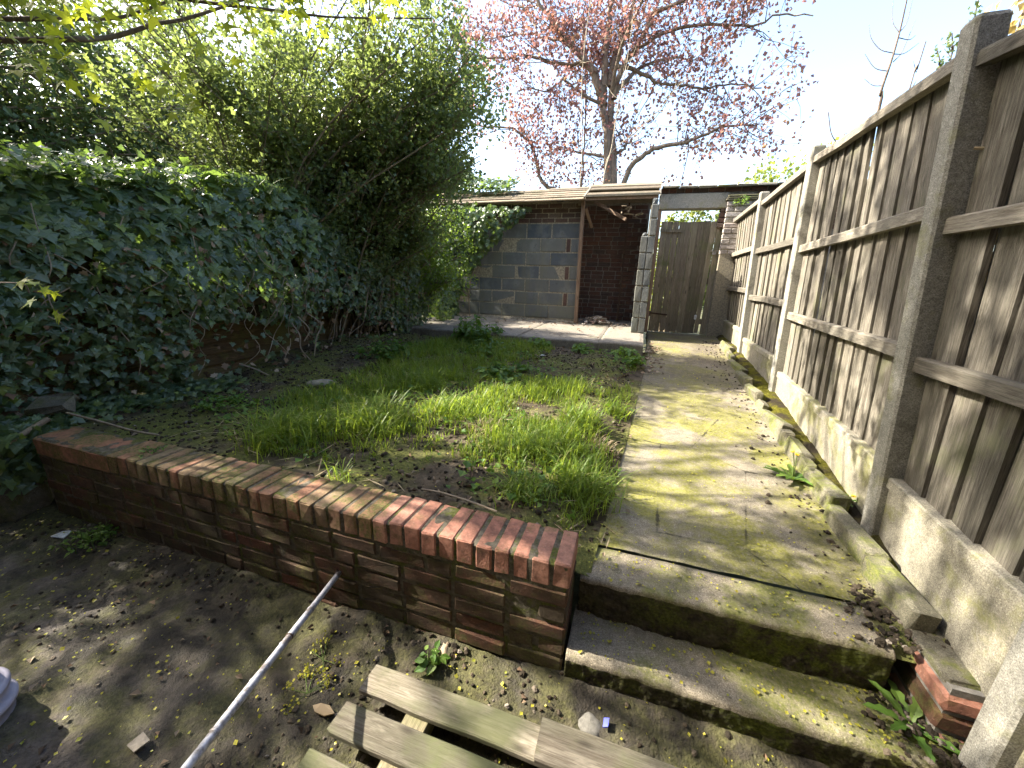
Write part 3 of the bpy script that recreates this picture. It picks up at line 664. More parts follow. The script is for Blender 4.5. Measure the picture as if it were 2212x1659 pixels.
for (p, q, zt, r1, r2, zg, zgb) in BAYS:
    ya, yb = PY[p] + .044, PY[q] - .044
    n = max(4, round((yb - ya) / .148)); w = (yb - ya) / n
    for i in range(n):
        y0 = ya + i * w; gap = rng.uniform(.004, .016)
        V, F = plank_mesh(p, q, y0, y0 + w - gap, zg - .01, zt[0] + (zt[1] - zt[0]) * (i + .5) / n - .015 + rng.normal(0, .004), .066)
        base = np.array([V[:, 0].mean(), V[:, 1].mean(), V[:, 2].min()])
        o = link('plank', mesh_from('plank', V - base, F), 'fence_wood', fence, loc=tuple(base - FO))
    for j, (zr0, hh) in enumerate(((zt, .046), (r1, .058), (r2, .058))):
        bb = MB(); ends = []
        n2 = 7; ysr = np.linspace(ya - .015, yb + .015, n2); rows = []
        for y in ysr:
            zr = zr0 if j else zr0[0] + (zr0[1] - zr0[0]) * (y - ya) / (yb - ya)
            sag = .006 * vnoise(y * 2.1, zr * 3, 7)
            xo = f_x(p, q, min(max(y, PY[p]), PY[q]), zr)
            dpt = .0 if j == 0 else .012
            ring = [(xo + .018 + dpt, zr - hh), (xo + .018 + dpt, zr - .008), (xo + .026 + dpt, zr), (xo + .064, zr), (xo + .064, zr - hh)]
            if j == 0: ring[3] = (xo + .115, zr + .006); ring[4] = (xo + .115, zr - .012); ring[2] = (xo + .022, zr + .002)
            if j == 0: ring = [(xo + .02, zr - hh), ring[1], ring[2], ring[3], ring[4], (xo + .062, zr - .014), (xo + .062, zr - hh)]
            rows.append([(a - FO[0], y - FO[1], c + sag - FO[2]) for a, c in ring])
        m = len(rows[0]); V = np.array(rows).reshape(-1, 3); F = []
        for i in range(n2 - 1):
            for jj in range(m): F.append([i * m + jj, i * m + (jj + 1) % m, (i + 1) * m + (jj + 1) % m, (i + 1) * m + jj])
        bb.add(V, [np.array(F)[:, ::-1], np.arange(m)[None], (np.arange(m) + (n2 - 1) * m)[None, ::-1]])
        bb.link('rail', 'rail_wood', fence)
    # gravel board with a lipped top
    n2 = 24; ysr = np.linspace(ya - .012, yb + .012, n2); rows = []
    for y in ysr:
        yy = min(max(y, PY[p]), PY[q])
        ring = [(f_x(p, q, yy, zgb) + .04, zgb - .06), (f_x(p, q, yy, zg) + .042, zg - .055), (f_x(p, q, yy, zg) + .030, zg - .045), (f_x(p, q, yy, zg) + .030, zg - .006), (f_x(p, q, yy, zg) + .036, zg), (f_x(p, q, yy, zg) + .095, zg), (f_x(p, q, yy, zgb) + .095, zgb - .06)]
        rows.append([(a - FO[0] + .002 * vnoise(y * 9, c * 9, 3), y - FO[1], c - FO[2] + .003 * vnoise(y * 7, a * 9, 5)) for a, c in ring])
    m = 7; V = np.array(rows).reshape(-1, 3); F = []
    for i in range(n2 - 1):
        for jj in range(m): F.append([i * m + jj, i * m + (jj + 1) % m, (i + 1) * m + (jj + 1) % m, (i + 1) * m + jj])
    MB().add(V, [np.array(F)[:, ::-1], np.arange(m)[None], (np.arange(m) + (n2 - 1) * m)[None, ::-1]]).link('gravel_board', 'gravel_concrete', fence)
# cobweb and a snail-like rusty hook stay off; one bent wire clip on the near post
MB().add(*tubes([(smooth_path([(PX['A'] - .12 - FO[0] + .06, PY['A'] - .055 - FO[1], 1.95 - FO[2]), (PX['A'] - .075 - FO[0] + .06, PY['A'] - .08 - FO[1], 1.935 - FO[2]), (PX['A'] - .06 - FO[0] + .06, PY['A'] - .07 - FO[1], 1.90 - FO[2])]), .005)])).link('wire_clip', 'straw', fence)

# ================================================================== SHED
shed = thing('brick_shed', 'derelict lean to shed with grey block front, open brick bay and sagging roof', 'shed', None, (-1.5, 7.0, .73))
SO = np.array([-1.5, 7.0, .73])
def s3(x, y, z): return (x - SO[0], y - SO[1], z - SO[2])
def sbox(x0, x1, y0, y1, z0, z1): return box(x0 - SO[0], x1 - SO[0], y0 - SO[1], y1 - SO[1], z0 - SO[2], z1 - SO[2])
bw = MB().add(*sbox(-4.3, -1.062, 6.932, 7.03, .70, 2.69)).link('block_wall', 'block_mortar', shed)
zs = [.775, 1.002, 1.226, 1.450, 1.674, 1.898, 2.123, 2.367]
def child(name, me, parent, loc, rot=(0, 0, 0)):
    return put(name, me, parent, loc, rot)
def blk(L, h, d=.1, mat='block', key=None):
    return brick_mesh(('blk', round(L, 3), round(h, 3), d, mat), L, d, h, mat, .005, .0012, 3)
for c in range(7):
    z0, z1 = zs[c], zs[c + 1]; h = z1 - z0 - .016; zc = (z0 + z1) / 2
    if c == 0: h = z1 - z0 - .012
    x = -1.066
    if c % 2 == 1:
        child('block', blk(.142, h), bw, s3(x - .071, 6.977, zc)); x -= .154
        child('brick', blk(.066, h, .1, 'red_course'), bw, s3(x - .033, 6.977, zc)); x -= .080
    else:
        L = .466 if c == 0 else .478
        child('block', blk(L, h), bw, s3(x - L / 2, 6.977, zc)); x -= L + .012
    while x > -4.25:
        child('block', blk(.429, h), bw, s3(x - .216, 6.976 + rng.normal(0, .003), zc + rng.normal(0, .0015)), (rng.normal(0, .006), rng.normal(0, .003), rng.normal(0, .005))); x -= .4445
for c in range(4):
    zc = 2.372 + .037 + c * .076; x = -1.07 - (c % 2) * .11
    if c % 2: child('brick', blk(.10, .066, .1, 'red_course'), bw, s3(-1.12, 6.976, zc))
    while x > -4.2:
        child('brick', blk(.212, .066, .1, 'red_course'), bw, s3(x - .106, 6.976 + rng.normal(0, .002), zc), (0, 0, rng.normal(0, .006))); x -= .224
# cement skirt along the bottom of the block wall
n = 70; xs = np.linspace(-4.2, -1.07, n); hh = .04 + .035 * fbm(xs * 4, xs * 0, 121); rows = []
for x, h in zip(xs, hh): rows.append([s3(x, 6.915 + .012 * vnoise(x * 6, 0, 3), .725), s3(x, 6.928, .725 + h * .7), s3(x, 6.945, .725 + h)])
V, F = np.array(rows).reshape(-1, 3), grid(np.zeros((n, 3)), np.zeros((n, 3)), np.zeros((n, 3)))[1]
MB().add(V, F[:, ::-1]).link('cement_skirt', 'block_mortar', shed)
# brick bay
bk = MB().add(*sbox(-1.5, .0, 7.756, 7.86, .70, 2.80)).link('back_wall', 'shed_mortar', shed)
for c in range(27):
    zc = .765 + c * .0752; x = -.04 - (c % 2) * .112 - (.0 if c % 3 else .02)
    if c % 2: child('brick', blk(.10, .065, .1, 'shed_brick'), bk, s3(-.08, 7.80, zc))
    while x > -1.45:
        hd = rng.random() < .22; L = .1025 if hd else .213
        child('brick', blk(L, .065, .1, 'shed_brick'), bk, s3(x - L / 2, 7.797 + rng.normal(0, .004), zc + rng.normal(0, .0015)), (rng.normal(0, .01), 0, rng.normal(0, .012))); x -= L + .012
sw = MB().add(*sbox(-1.52, -1.41, 7.03, 7.756, .70, 2.80)).link('side_wall', 'shed_mortar', shed)
for c in range(26):
    for j in range(3):
        child('brick', brick_mesh(('side',), .1, .213, .065, 'shed_brick', .006, .002, 4), sw, s3(-1.452 + rng.normal(0, .002), 7.13 + j * .225 + (c % 2) * .1, .765 + c * .0752))
pw = MB().add(*sbox(-.078, .098, 6.06, 7.756, .50, 2.06)).add(*sbox(.005, .098, 6.06, 7.756, 2.0, 2.475)).link('pier', 'block_mortar', shed)
for c in range(8):
    z0 = .735 + c * .2255; h = .213 if c < 7 else .17
    for j in ((0, 1) if c < 6 else (1,)):
        for yy in ((6.265, 6.715, 7.165, 7.60) if c < 6 else (6.265, 6.7)):
            child('block', brick_mesh(('pier', h), .088, .435, h, 'block', .005, .0015, 4), pw, s3(-.037 + j * .0975 + rng.normal(0, .0015), yy, z0 + h / 2 - (.12 if c == 0 else 0) * 0), (0, 0, rng.normal(0, .006)))
V, F = cham_box(.07, .12, .09, .02, .006, rng); MB().add(V, F).link('broken_block', 'block', shed, loc=s3(.055, 6.14, 2.525))
V, F = cham_box(.06, .10, .05, .015, .006, rng); MB().add(V, F).link('broken_block', 'block', shed, loc=s3(-.03, 6.14, 2.105))
# timbers
def beam(a, c, w, d, name, mat, parent, off=SO, updir=(0, 1, 0)):
    a = np.array(a, float) - off; c = np.array(c, float) - off; T = norm(c - a); u = np.array(updir, float); u = norm(u - T * (u @ T)); v = np.cross(T, u)
    P = []
    for e in (a, c):
        for (i, j) in ((-1, -1), (1, -1), (1, 1), (-1, 1)): P.append(e + v * i * w / 2 + u * j * d / 2 + rng.normal(0, .001, 3))
    return MB().add(np.array(P), BOXF).link(name, mat, parent)
beam((-1.029, 6.86, .725), (-1.043, 6.86, 2.69), .052, .075, 'timber_post', 'frame_wood', shed)
beam((-1.01, 6.90, 2.60), (-.93, 7.25, 2.35), .045, .06, 'brace', 'frame_wood', shed)
beam((-.92, 7.3, 2.75), (-.36, 7.0, 2.42), .035, .05, 'hanging_lath', 'frame_wood', shed, updir=(0, .3, 1))
beam((-.35, 7.5, 2.75), (-.36, 7.42, .74), .03, .04, 'timber_post', 'iron', shed)
beam((-1.13, 6.93, 2.665), (-1.05, 6.93, 2.665), .07, .05, 'timber_block', 'roof_wood', shed)
for i in range(10):
    p = np.array([rng.uniform(-.45, -.14), rng.uniform(6.9, 7.2), rng.uniform(2.42, 2.66)]); q = p + rng.normal(0, 1, 3) * np.array([.10, .05, .06])
    beam(p, q, rng.uniform(.012, .035), .006, 'hanging_scrap', 'roof_wood', shed, updir=rng.normal(0, 1, 3))
# roof boards: left slope, right slope, back slope
def rpt(y): return 2.69 + (y - 6.72) * .52
for side, (xa, xb, dz, rows_) in enumerate(((-4.6, -1.02, 0.0, 6), (-.985, .115, .034, 4))):
    for r in range(rows_):
        y0 = 6.70 + r * .53 / rows_; y1 = y0 + .53 / rows_ + .03; x = xb
        if side == 1 and r == 1: continue
        while x > xa + .02:
            L = min(rng.uniform(.5, 1.3), x - xa) if side == 0 else x - xa
            zc = dz + rng.normal(0, .003); sagl = -.012 * (x - xb) * -1 if side == 0 else 0
            sag0 = -.02 * min(1, (xb - x) / 2) if side == 0 else 0; sag1 = -.02 * min(1, (xb - x + L) / 2) if side == 0 else 0
            P = []
            for z_ in (0, .014):
                for (xx, yy, sg) in ((x - L + .004, y0, sag1), (x, y0, sag0), (x, y1, sag0), (x - L + .004, y1, sag1)):
                    P.append(s3(xx, yy, rpt(y0 if yy == y0 else y1) + zc + sg + z_ + (.012 if yy == y0 else -.006)))
            MB().add(np.array(P), BOXF).link('roof_board', 'roof_wood', shed); x -= L
MB().add(np.array([s3(*p) for p in ((-4.6, 6.73, 2.665), (-1.0, 6.73, 2.675), (-1.0, 7.27, 2.95), (-4.6, 7.27, 2.94), (-4.6, 6.73, 2.685), (-1.0, 6.73, 2.695), (-1.0, 7.27, 2.965), (-4.6, 7.27, 2.955))]), BOXF).link('roof_deck', 'roof_wood', shed)
MB().add(np.array([s3(*p) for p in ((-4.6, 7.25, 2.93), (.11, 7.25, 2.94), (.11, 8.0, 2.72), (-4.6, 8.0, 2.72), (-4.6, 7.25, 2.95), (.11, 7.25, 2.96), (.11, 8.0, 2.74), (-4.6, 8.0, 2.74))]), BOXF).link('rear_roof', 'roof_wood', shed)
beam((-.99, 6.70, 2.735), (.11, 6.70, 2.738), .03, .02, 'fascia_board', 'rail_wood', shed)
beam((-.99, 6.725, 2.69), (.10, 6.725, 2.695), .035, .022, 'fascia_board', 'frame_wood', shed)
beam((-1.01, 6.68, 2.715), (-.965, 7.24, 3.0), .03, .022, 'verge_board', 'rail_wood', shed, updir=(0, 0, 1))
beam((.118, 6.68, 2.66), (.122, 7.25, 3.02), .10, .018, 'end_board', 'rail_wood', shed, updir=(1, 0, 0))
for x0, x1 in ((-.40, -.165), (-.14, .10)):
    a = np.linspace(0, np.pi, 9); ro = [(7.27 + .075 * math.cos(t), 2.945 + .055 * math.sin(t)) for t in a]
    V = np.array([s3(x, y, z) for x in (x0, x1) for y, z in ro]); n = 9
    MB().add(V, [np.array([[i, i + 1, n + i + 1, n + i] for i in range(n - 1)])[:, ::-1], np.arange(n)[None], (np.arange(n) + n)[None, ::-1]]).link('ridge_tile', 'old_stone', shed)
# rubble inside the bay
bb = MB()
for i in range(170):
    rr = abs(rng.normal(0, .17)); th = rng.uniform(0, 2 * np.pi); px, py = -.70 + rr * math.cos(th) * 1.1, 7.05 + rr * math.sin(th) * .8
    s = rng.uniform(.018, .055); V, F = cham_box(s * rng.uniform(.8, 2.2), s, s * rng.uniform(.3, .8), s * .18, s * .08, rng)
    Rm = np.array(Matrix.Rotation(rng.uniform(0, 6), 3, 'Z') @ Matrix.Rotation(rng.normal(0, .5), 3, 'X'))
    bb.add(V @ Rm.T + np.array([px, py, .735 + max(0, .12 - rr * .4) * rng.uniform(.4, 1.1)]), F)
bb.link('rubble_heap', 'rubble', None, False, label='heap of pale broken rubble on the floor of the open shed bay', cat='rubble', kind='stuff')

# ================================================================== GATEWAY WALL AND GATE
gt = thing('gateway_wall', 'boundary wall with rendered concrete lintel above the wooden gate and tile coping', 'wall', None, (.8, 7.15, .63))
TO = np.array([.8, 7.15, .63])
def t3(x, y, z): return (x - TO[0], y - TO[1], z - TO[2])
def tb(x0, x1, y0, y1, z0, z1): return box(x0 - TO[0], x1 - TO[0], y0 - TO[1], y1 - TO[1], z0 - TO[2], z1 - TO[2])
V, F = cham_box(.98, .20, .225, .012, .002, rng); MB().add(V, F).link('lintel', 'post_concrete', gt, loc=t3(.615, 7.13, 2.678))
core = MB().add(*tb(.13, 3.4, 7.075, 7.25, 2.795, 2.87)).add(*tb(1.11, 3.4, 7.085, 7.25, .5, 2.80)).link('core', 'shed_mortar', gt)
x = .14
while x < 3.3:
    L = .213 if rng.random() < .7 else .1025; child('brick', blk(L, .062, .1, 'shed_brick'), gt, t3(x + L / 2, 7.115 + rng.normal(0, .003), 2.832)); x += L + .011
for c in range(7):
    x = 1.12 + (c % 2) * .11 + .36
    while x < 3.3: child('brick', blk(.213, .062, .1, 'shed_brick'), gt, t3(x + .106, 7.12, 2.757 - c * .0755)); x += .224
x = .142; i = 0
while x < 3.3:
    V, F = cham_box(.252, .30, .032, .008, .0025, rng); MB().add(V, F).link('coping_tile', 'post_concrete' if i % 3 else 'old_stone', gt, loc=t3(x + .126, 7.13, 2.888 + rng.normal(0, .003)), rot=(.10, rng.normal(0, .006), 0)); x += .260; i += 1
# white painted brick pier right of the gate
MB().add(*tb(1.095, 1.47, 6.975, 7.085, .6, 2.72)).link('pier_core', 'block_mortar', gt)
for c in range(10):
    zc = 2.62 - c * .076; x = 1.085
    ls = ((.1025, .213, .06) if c % 2 else (.213, .1025, .06))
    for L in ls:
        child('brick', blk(L, .064, .1, 'white_brick'), gt, t3(x + L / 2, 7.015 + rng.normal(0, .004), zc), (0, 0, rng.normal(0, .015))); x += L + .011
for k, zc in enumerate((2.675, 2.70, 2.727)):
    for j in range(2):
        V, F = cham_box(.20, .13, .02, .005, .002, rng); MB().add(V, F).link('pier_tile', 'old_stone', gt, loc=t3(1.16 + j * .205 + k * .01, 7.01, zc))
# red brick jamb on the right of the gap, timber frame on the left
for c in range(4): child('brick', blk(.09, .064, .1, 'red_course'), gt, t3(1.045 + .006 * c, 7.10, 2.33 + c * .075))
beam((.150, 7.08, .63), (.150, 7.08, 2.565), .055, .07, 'gate_frame', 'frame_wood', gt, TO)
beam((1.135, 7.06, .63), (1.145, 7.06, 2.32), .075, .07, 'gate_frame', 'gate_wood', gt, TO)

gate = thing('wooden_gate', 'weathered grey plank garden gate with a long strap hinge, green at its foot', 'gate', None, (.64, 7.13, .64))
QO = np.array([.64, 7.13, .64])
np_ = 10; x0g = .185; pw_ = .0905
for i in range(np_):
    xa = x0g + i * pw_; gp = rng.uniform(.001, .0035) + (.003 if i in (1, 2, 4, 7) else 0); tz = 2.395 + rng.normal(0, .006); bz = .655 + rng.normal(0, .008); lean = .004 * i / np_
    P = [(xa, 7.11, bz), (xa + pw_ - gp, 7.11, bz), (xa + pw_ - gp, 7.13, bz), (xa, 7.13, bz), (xa + .012 + lean, 7.11, tz), (xa + pw_ - gp + .012 + lean - .001 * (i % 3), 7.11, tz + rng.normal(0, .004)), (xa + pw_ - gp + .012, 7.13, tz), (xa + .012, 7.13, tz)]
    if i == np_ - 2: P[1] = (P[1][0] - .03, 7.11, bz + .0); P[2] = (P[2][0] - .03, 7.13, bz)
    dy = rng.normal(0, .0025)
    MB().add(np.array(P) - QO + np.array([0, dy, 0]), BOXF).link('plank', 'gate_wood', gate)
beam((.19, 7.10, 2.262), (.52, 7.10, 2.258), .045, .018, 'strap', 'gate_wood', gate, QO)
for z in (2.2, 1.5, .85): beam((.2, 7.145, z), (1.07, 7.145, z), .09, .022, 'ledge', 'gate_wood', gate, QO)
beam((.175, 7.085, .99), (.178, 7.085, .90), .022, .012, 'hinge', 'iron', gate, QO)
beam((.18, 7.098, .953), (.46, 7.098, .935), .022, .006, 'hinge_strap', 'iron', gate, QO)
beam((.95, 7.09, 1.955), (1.13, 7.06, 1.96), .014, .014, 'latch', 'rail_wood', gate, QO)
beam((1.0, 7.095, 1.93), (1.05, 7.095, 1.93), .05, .01, 'latch_plate', 'pole', gate, QO)
V, F = cham_box(.036, .012, .075, .010, .002, rng); MB().add(V, F).link('white_patch', 'litter', gate, loc=(.90 - QO[0], 7.105 - QO[1], .92 - QO[2]))
# ================================================================== UNSEEN HOUSES ADDED BEHIND THE VIEWER TO SHADE YARD AND LOW WALL
hs = thing('added_houses', 'added row of brick houses, unseen behind the viewer, shading the yard and low wall', 'house', None, (-1.0, -1.5, 0))
MB().add(box(-13.0, 12.0, -6, 0, -.1, 7.2)[0], BOXF).link('wall', 'red_course', hs)
MB().add(np.array([[-13.3, .25, 7.2], [12.3, .25, 7.2], [12.3, -3, 9.4], [-13.3, -3, 9.4], [-13.3, .25, 7.3], [12.3, .25, 7.3], [12.3, -3, 9.5], [-13.3, -3, 9.5]]), BOXF).link('roof', 'old_stone', hs)
for k in range(5):
    xo = -11.2 + k * 5.1
    for (z0, z1) in ((.9, 2.1), (4.2, 5.6)): MB().add(box(xo, xo + 1.3, .003, .04, z0, z1)[0], BOXF).link('window', 'plastic', hs)
    MB().add(box(xo + 2.0, xo + 2.9, .003, .04, 0, 2.05)[0], BOXF).link('door', 'frame_wood', hs)

# ================================================================== LEFT BOUNDARY AND IVY
lf = thing('lap_fence', 'brown overlapped board fence almost wholly buried in dark ivy', 'fence', None, (-3.9, 2.5, .55))
for i in range(11):
    z = .50 + i * .105; bb = MB()
    ys_ = np.linspace(1.05, 4.75, 14); rows = []
    for y in ys_:
        w = .006 * vnoise(y * 1.4, i * 3.1, 5)
        rows.append([(-3.722 + 3.9 + w, y - 2.5, z - .55 + w), (-3.765 + 3.9 + w, y - 2.5, z + .115 - .55 + w), (-3.78 + 3.9 + w, y - 2.5, z + .115 - .55 + w), (-3.76 + 3.9 + w, y - 2.5, z - .55 + w)])
    V = np.array(rows).reshape(-1, 3); F = []
    for a in range(len(ys_) - 1):
        for j in range(4): F.append([a * 4 + j, a * 4 + (j + 1) % 4, (a + 1) * 4 + (j + 1) % 4, (a + 1) * 4 + j])
    bb.add(V, np.array(F)).link('board', 'brown_board', lf)
for y in (1.1, 2.6, 4.1): MB().add(box(-.02, .055, y - .04 - 2.5, y + .04 - 2.5, -.3, 1.42)[0], BOXF).link('post', 'brown_board', lf)

IV_B = ([.3, 1.0, 1.36, 1.85, 2.33, 2.7, 3.1, 3.6, 4.1, 4.8, 5.4, 6.6], [-3.62, -3.66, -3.72, -3.58, -3.42, -3.33, -3.28, -3.34, -3.32, -3.14, -3.05, -3.10])
IV_T = ([-.7, .85, 1.3, 2.1, 2.8, 3.4, 3.85, 4.3, 5.1, 6.6], [.95, 1.05, 1.94, 2.13, 2.24, 2.24, 2.06, 1.88, 1.74, 1.65])  # near end runs on unseen, kept low so sun reaches the yard
def ivy_x(y, z):
    b = np.interp(y, *IV_B); t = (z - .5) / 1.5
    x = b + .10 * np.sin(np.clip(t, 0, 1) * np.pi) + .16 * fbm(y * 1.1, z * 1.3, 201, 2) + .07 * fbm(y * 3.2, z * 3.2, 205, 2)
    return x - .42 * np.clip(z - (np.interp(y, *IV_T) - .22), 0, 1) ** 1.0
ivy = thing('ivy_bank', 'thick bank of dark glossy ivy smothering the board fence beside the lawn', 'ivy', None, (-3.6, 2.8, .5))
IO = np.array([-3.6, 2.8, .5])
n = 20500
y = rng.uniform(-.6, 6.4, n); zt = np.interp(y, *IV_T); zb = np.where(y > 4, .60, .46)
z = zb + (zt - zb + .10 * fbm(y * 2.5, y * 0, 209) + .05) * rng.beta(1.05, .95, n)
dep = np.abs(rng.normal(0, .09, n)); x = ivy_x(y, z) - dep + rng.normal(0, .015, n)
dens = fbm(y * 2.2, z * 2.6, 215, 3)
keep = (dens > np.where(z > 1.0, -.40, -.30)) & (fbm(y * 5.5, z * 6.5, 219, 2) > -.55)
hole = ((y > 2.2) & (y < 3.40) & (z > .52) & (z < 1.02 + .12 * fbm(y * 4, y * 0, 217))) | ((y > 3.45) & (y < 4.15) & (z > .58) & (z < 1.08))
keep &= ~(hole & (rng.random(n) < .93)); keep &= ~((y > 2.2) & (y < 4.2) & (z < .56) & (rng.random(n) < .6))
y, z, x, dep = y[keep], z[keep], x[keep], dep[keep]; n = len(y)
P = np.stack([x, y, z], 1)
topness = smooth01((z - np.interp(y, *IV_T) + .25) / .3)[:, None]
Nv = np.array([.75, -.35, .42]) * (1 - topness) + np.array([.35, -.2, .9]) * topness + rvec(n, .38)
A = np.array([.25, -.1, -1.0]) * (1 - .5 * topness) + rvec(n, .42)
S = (.040 + .028 * smooth01((z - .9) / 1.0)) * rng.uniform(.85, 1.65, n) * np.where(rng.random(n) < .18, 1.22, 1) * np.interp(y, [0, 2.5, 5], [1.05, 1.0, .85])
leaves('foliage', LT_ivy(), P - IO, Nv, A, S, 'ivy', ivy, 300, 'leaf', score=S / np.linalg.norm(P - np.array([0, 0, CAM_H]), axis=1) * (dep < .05) * (y > 1.15))
# top runners that stand up off the bank, backlit
n = 3400
y = rng.uniform(-.6, 4.4, n); zt = np.interp(y, *IV_T); x = -3.55 - rng.gamma(1.6, .22, n); z = zt + .10 * fbm(y * 3, x * 3, 221) + rng.normal(.02, .05, n)
P = np.stack([x, y, z], 1); leaves('foliage', LT_ivy(), P - IO, np.array([.3, -.2, .8]) + rvec(n, .5), np.array([.3, -.3, -.3]) + rvec(n, .6), rng.uniform(.035, .075, n), 'ivy', ivy)
paths = []
for i in range(90):
    y0 = rng.uniform(1.25, 4.2); z0 = float(np.interp(y0, *IV_T)); p = np.array([float(ivy_x(y0, z0 - .1)), y0, z0 - .08]); q = p + np.array([rng.normal(.05, .08), rng.normal(0, .09), rng.uniform(.08, .22)])
    paths.append((smooth_path([p, (p + q) / 2 + rng.normal(0, .02, 3), q], 3) - IO, np.linspace(.004, .0018, 7)))
MB().add(*tubes(paths, 4)).link('shoot', 'stem', ivy, kind='stuff')
for pts in ([(-3.30, 3.02, 1.02), (-3.22, 3.06, .86), (-3.20, 3.04, .72), (-3.17, 3.12, .58)], [(-3.26, 3.22, 1.06), (-3.17, 3.30, .94), (-3.19, 3.24, .80), (-3.2, 3.2, .62)], [(-3.28, 3.12, 1.03), (-3.2, 3.17, .9), (-3.24, 3.13, .78)], [(-3.36, 2.5, .66), (-3.30, 2.62, .58), (-3.22, 2.7, .50)]):
    MB().add(*tubes([(smooth_path(pts, 5) - IO, .0065)], 5)).link('vine', 'vine_bark', ivy)
# dead leaves and bare runners among the green
n = 420
y = rng.uniform(1.0, 5.6, n); zt = np.interp(y, *IV_T); z = .5 + (zt - .55) * rng.random(n); P = np.stack([ivy_x(y, z) - .01 + rng.normal(0, .03, n), y, z], 1)
leaves('dead_foliage', LT_ivy(), P - IO, np.array([.8, -.3, .2]) + rvec(n, .5), np.array([.1, 0, -1]) + rvec(n, .5), rng.uniform(.03, .06, n), 'dry', ivy)
paths = []
for i in range(46):
    y0 = rng.uniform(1.2, 5.0); z0 = rng.uniform(.6, 1.2); pts = []
    for k in range(6):
        zz_ = min(z0 + k * .13, float(np.interp(y0, *IV_T)) - .05); pts.append((float(ivy_x(y0, zz_)) + rng.normal(.0, .02), y0, zz_)); y0 += rng.normal(0, .07)
    paths.append((smooth_path(pts, 3) - IO, .0035))
MB().add(*tubes(paths, 4)).link('runner', 'vine_bark', ivy, kind='stuff')
# ivy spilling down past the end of the low wall
n = 900
P = np.stack([-3.42 + rng.normal(0, .10, n), 1.12 + rng.normal(0, .10, n), .30 + rng.uniform(-.08, .28, n)], 1)
P = P[(P[:, 0] < -3.22)]; n = len(P)
leaves('foliage', LT_ivy(), P - IO, np.array([.5, -.7, .4]) + rvec(n, .4), np.array([.2, -.2, -1]) + rvec(n, .4), rng.uniform(.035, .075, n), 'ivy', ivy)
# ivy on the ground at the foot of the bank
n = 700
y = rng.uniform(1.2, 2.4, n); x = np.interp(y, *IV_B) + np.abs(rng.normal(0, .17, n)); P = np.stack([x, y, soil_z(x, y) + rng.uniform(.01, .10, n)], 1)
leaves('foliage', LT_ivy(), P - IO, np.array([.2, -.3, 1]) + rvec(n, .3), np.array([.6, -.5, -.2]) + rvec(n, .5), rng.uniform(.03, .06, n), 'ivy', ivy)

# ivy on the shed
ish = thing('shed_ivy', 'ivy hanging off the end of the shed roof over the grey block wall', 'ivy', None, (-3.2, 6.7, .75))
O2 = np.array([-3.2, 6.7, .75]); n = 6500
x = rng.uniform(-4.4, -1.9, n); z = rng.uniform(.72, 3.15, n)
lim = np.interp(z, [.72, 1.0, 1.5, 1.9, 2.2, 2.45, 2.62, 2.70, 3.15], [-3.25, -3.28, -3.05, -2.72, -2.35, -2.1, -1.9, -2.2, -2.5]) + .10 * fbm(z * 4, x * 2, 231)
k = (x < lim) & ((z < 2.62) | (z > 2.68)); x, z = x[k], z[k]; n = len(x)
yy = 6.90 - np.abs(rng.normal(0, .10, n)) - .22 * smooth01((lim[k] - x) / .7)
up = z > 2.68; yy = np.where(up, 6.9 + rng.uniform(0, .6, n), yy); z = np.where(up, 2.78 + (yy - 6.72) * .5 + np.abs(rng.normal(0, .06, n)) + .12 * smooth01((-2.7 - x) / .8), z)
P = np.stack([x, yy, z], 1)
leaves('foliage', LT_ivy(), P - O2, np.where(up[:, None], np.array([0, -.4, 1.]), np.array([.2, -1, .4])) + rvec(n, .4), np.array([.1, -.2, -1]) + rvec(n, .4), rng.uniform(.05, .095, n), 'ivy', ish)
MB().add(*tubes([(smooth_path([(-3.06, 6.90, .74), (-3.08, 6.90, 1.1), (-3.04, 6.9, 1.4), (-2.95, 6.9, 1.7)], 4) - O2, .012)], 5)).link('vine', 'shrub_bark', ish)

# ================================================================== BRANCHING HELPERS
def branch(p, d, L, r0, r1, k=5, wob=.12, sag=0.0):
    p = np.array(p, float); d = np.array(d, float); d /= np.linalg.norm(d); P = [p.copy()]
    for i in range(k):
        d = d + rng.normal(0, wob, 3); d[2] -= sag; d /= np.linalg.norm(d); p = p + d * L / k; P.append(p.copy())
    return np.array(P), np.linspace(r0, r1, k + 1), d
def foliage_from(tips, dirs, per, spread, size, lean=(0, 0, .3), tipdir=(0, 0, -.4), rn=.6):
    n = len(tips) * per; P = np.repeat(tips, per, 0) + rng.normal(0, 1, (n, 3)) * spread
    Nv = np.array(lean) + rvec(n, rn); A = np.repeat(dirs, per, 0) * .7 + np.array(tipdir) + rvec(n, .5)
    return P, Nv, A, rng.uniform(size[0], size[1], n)

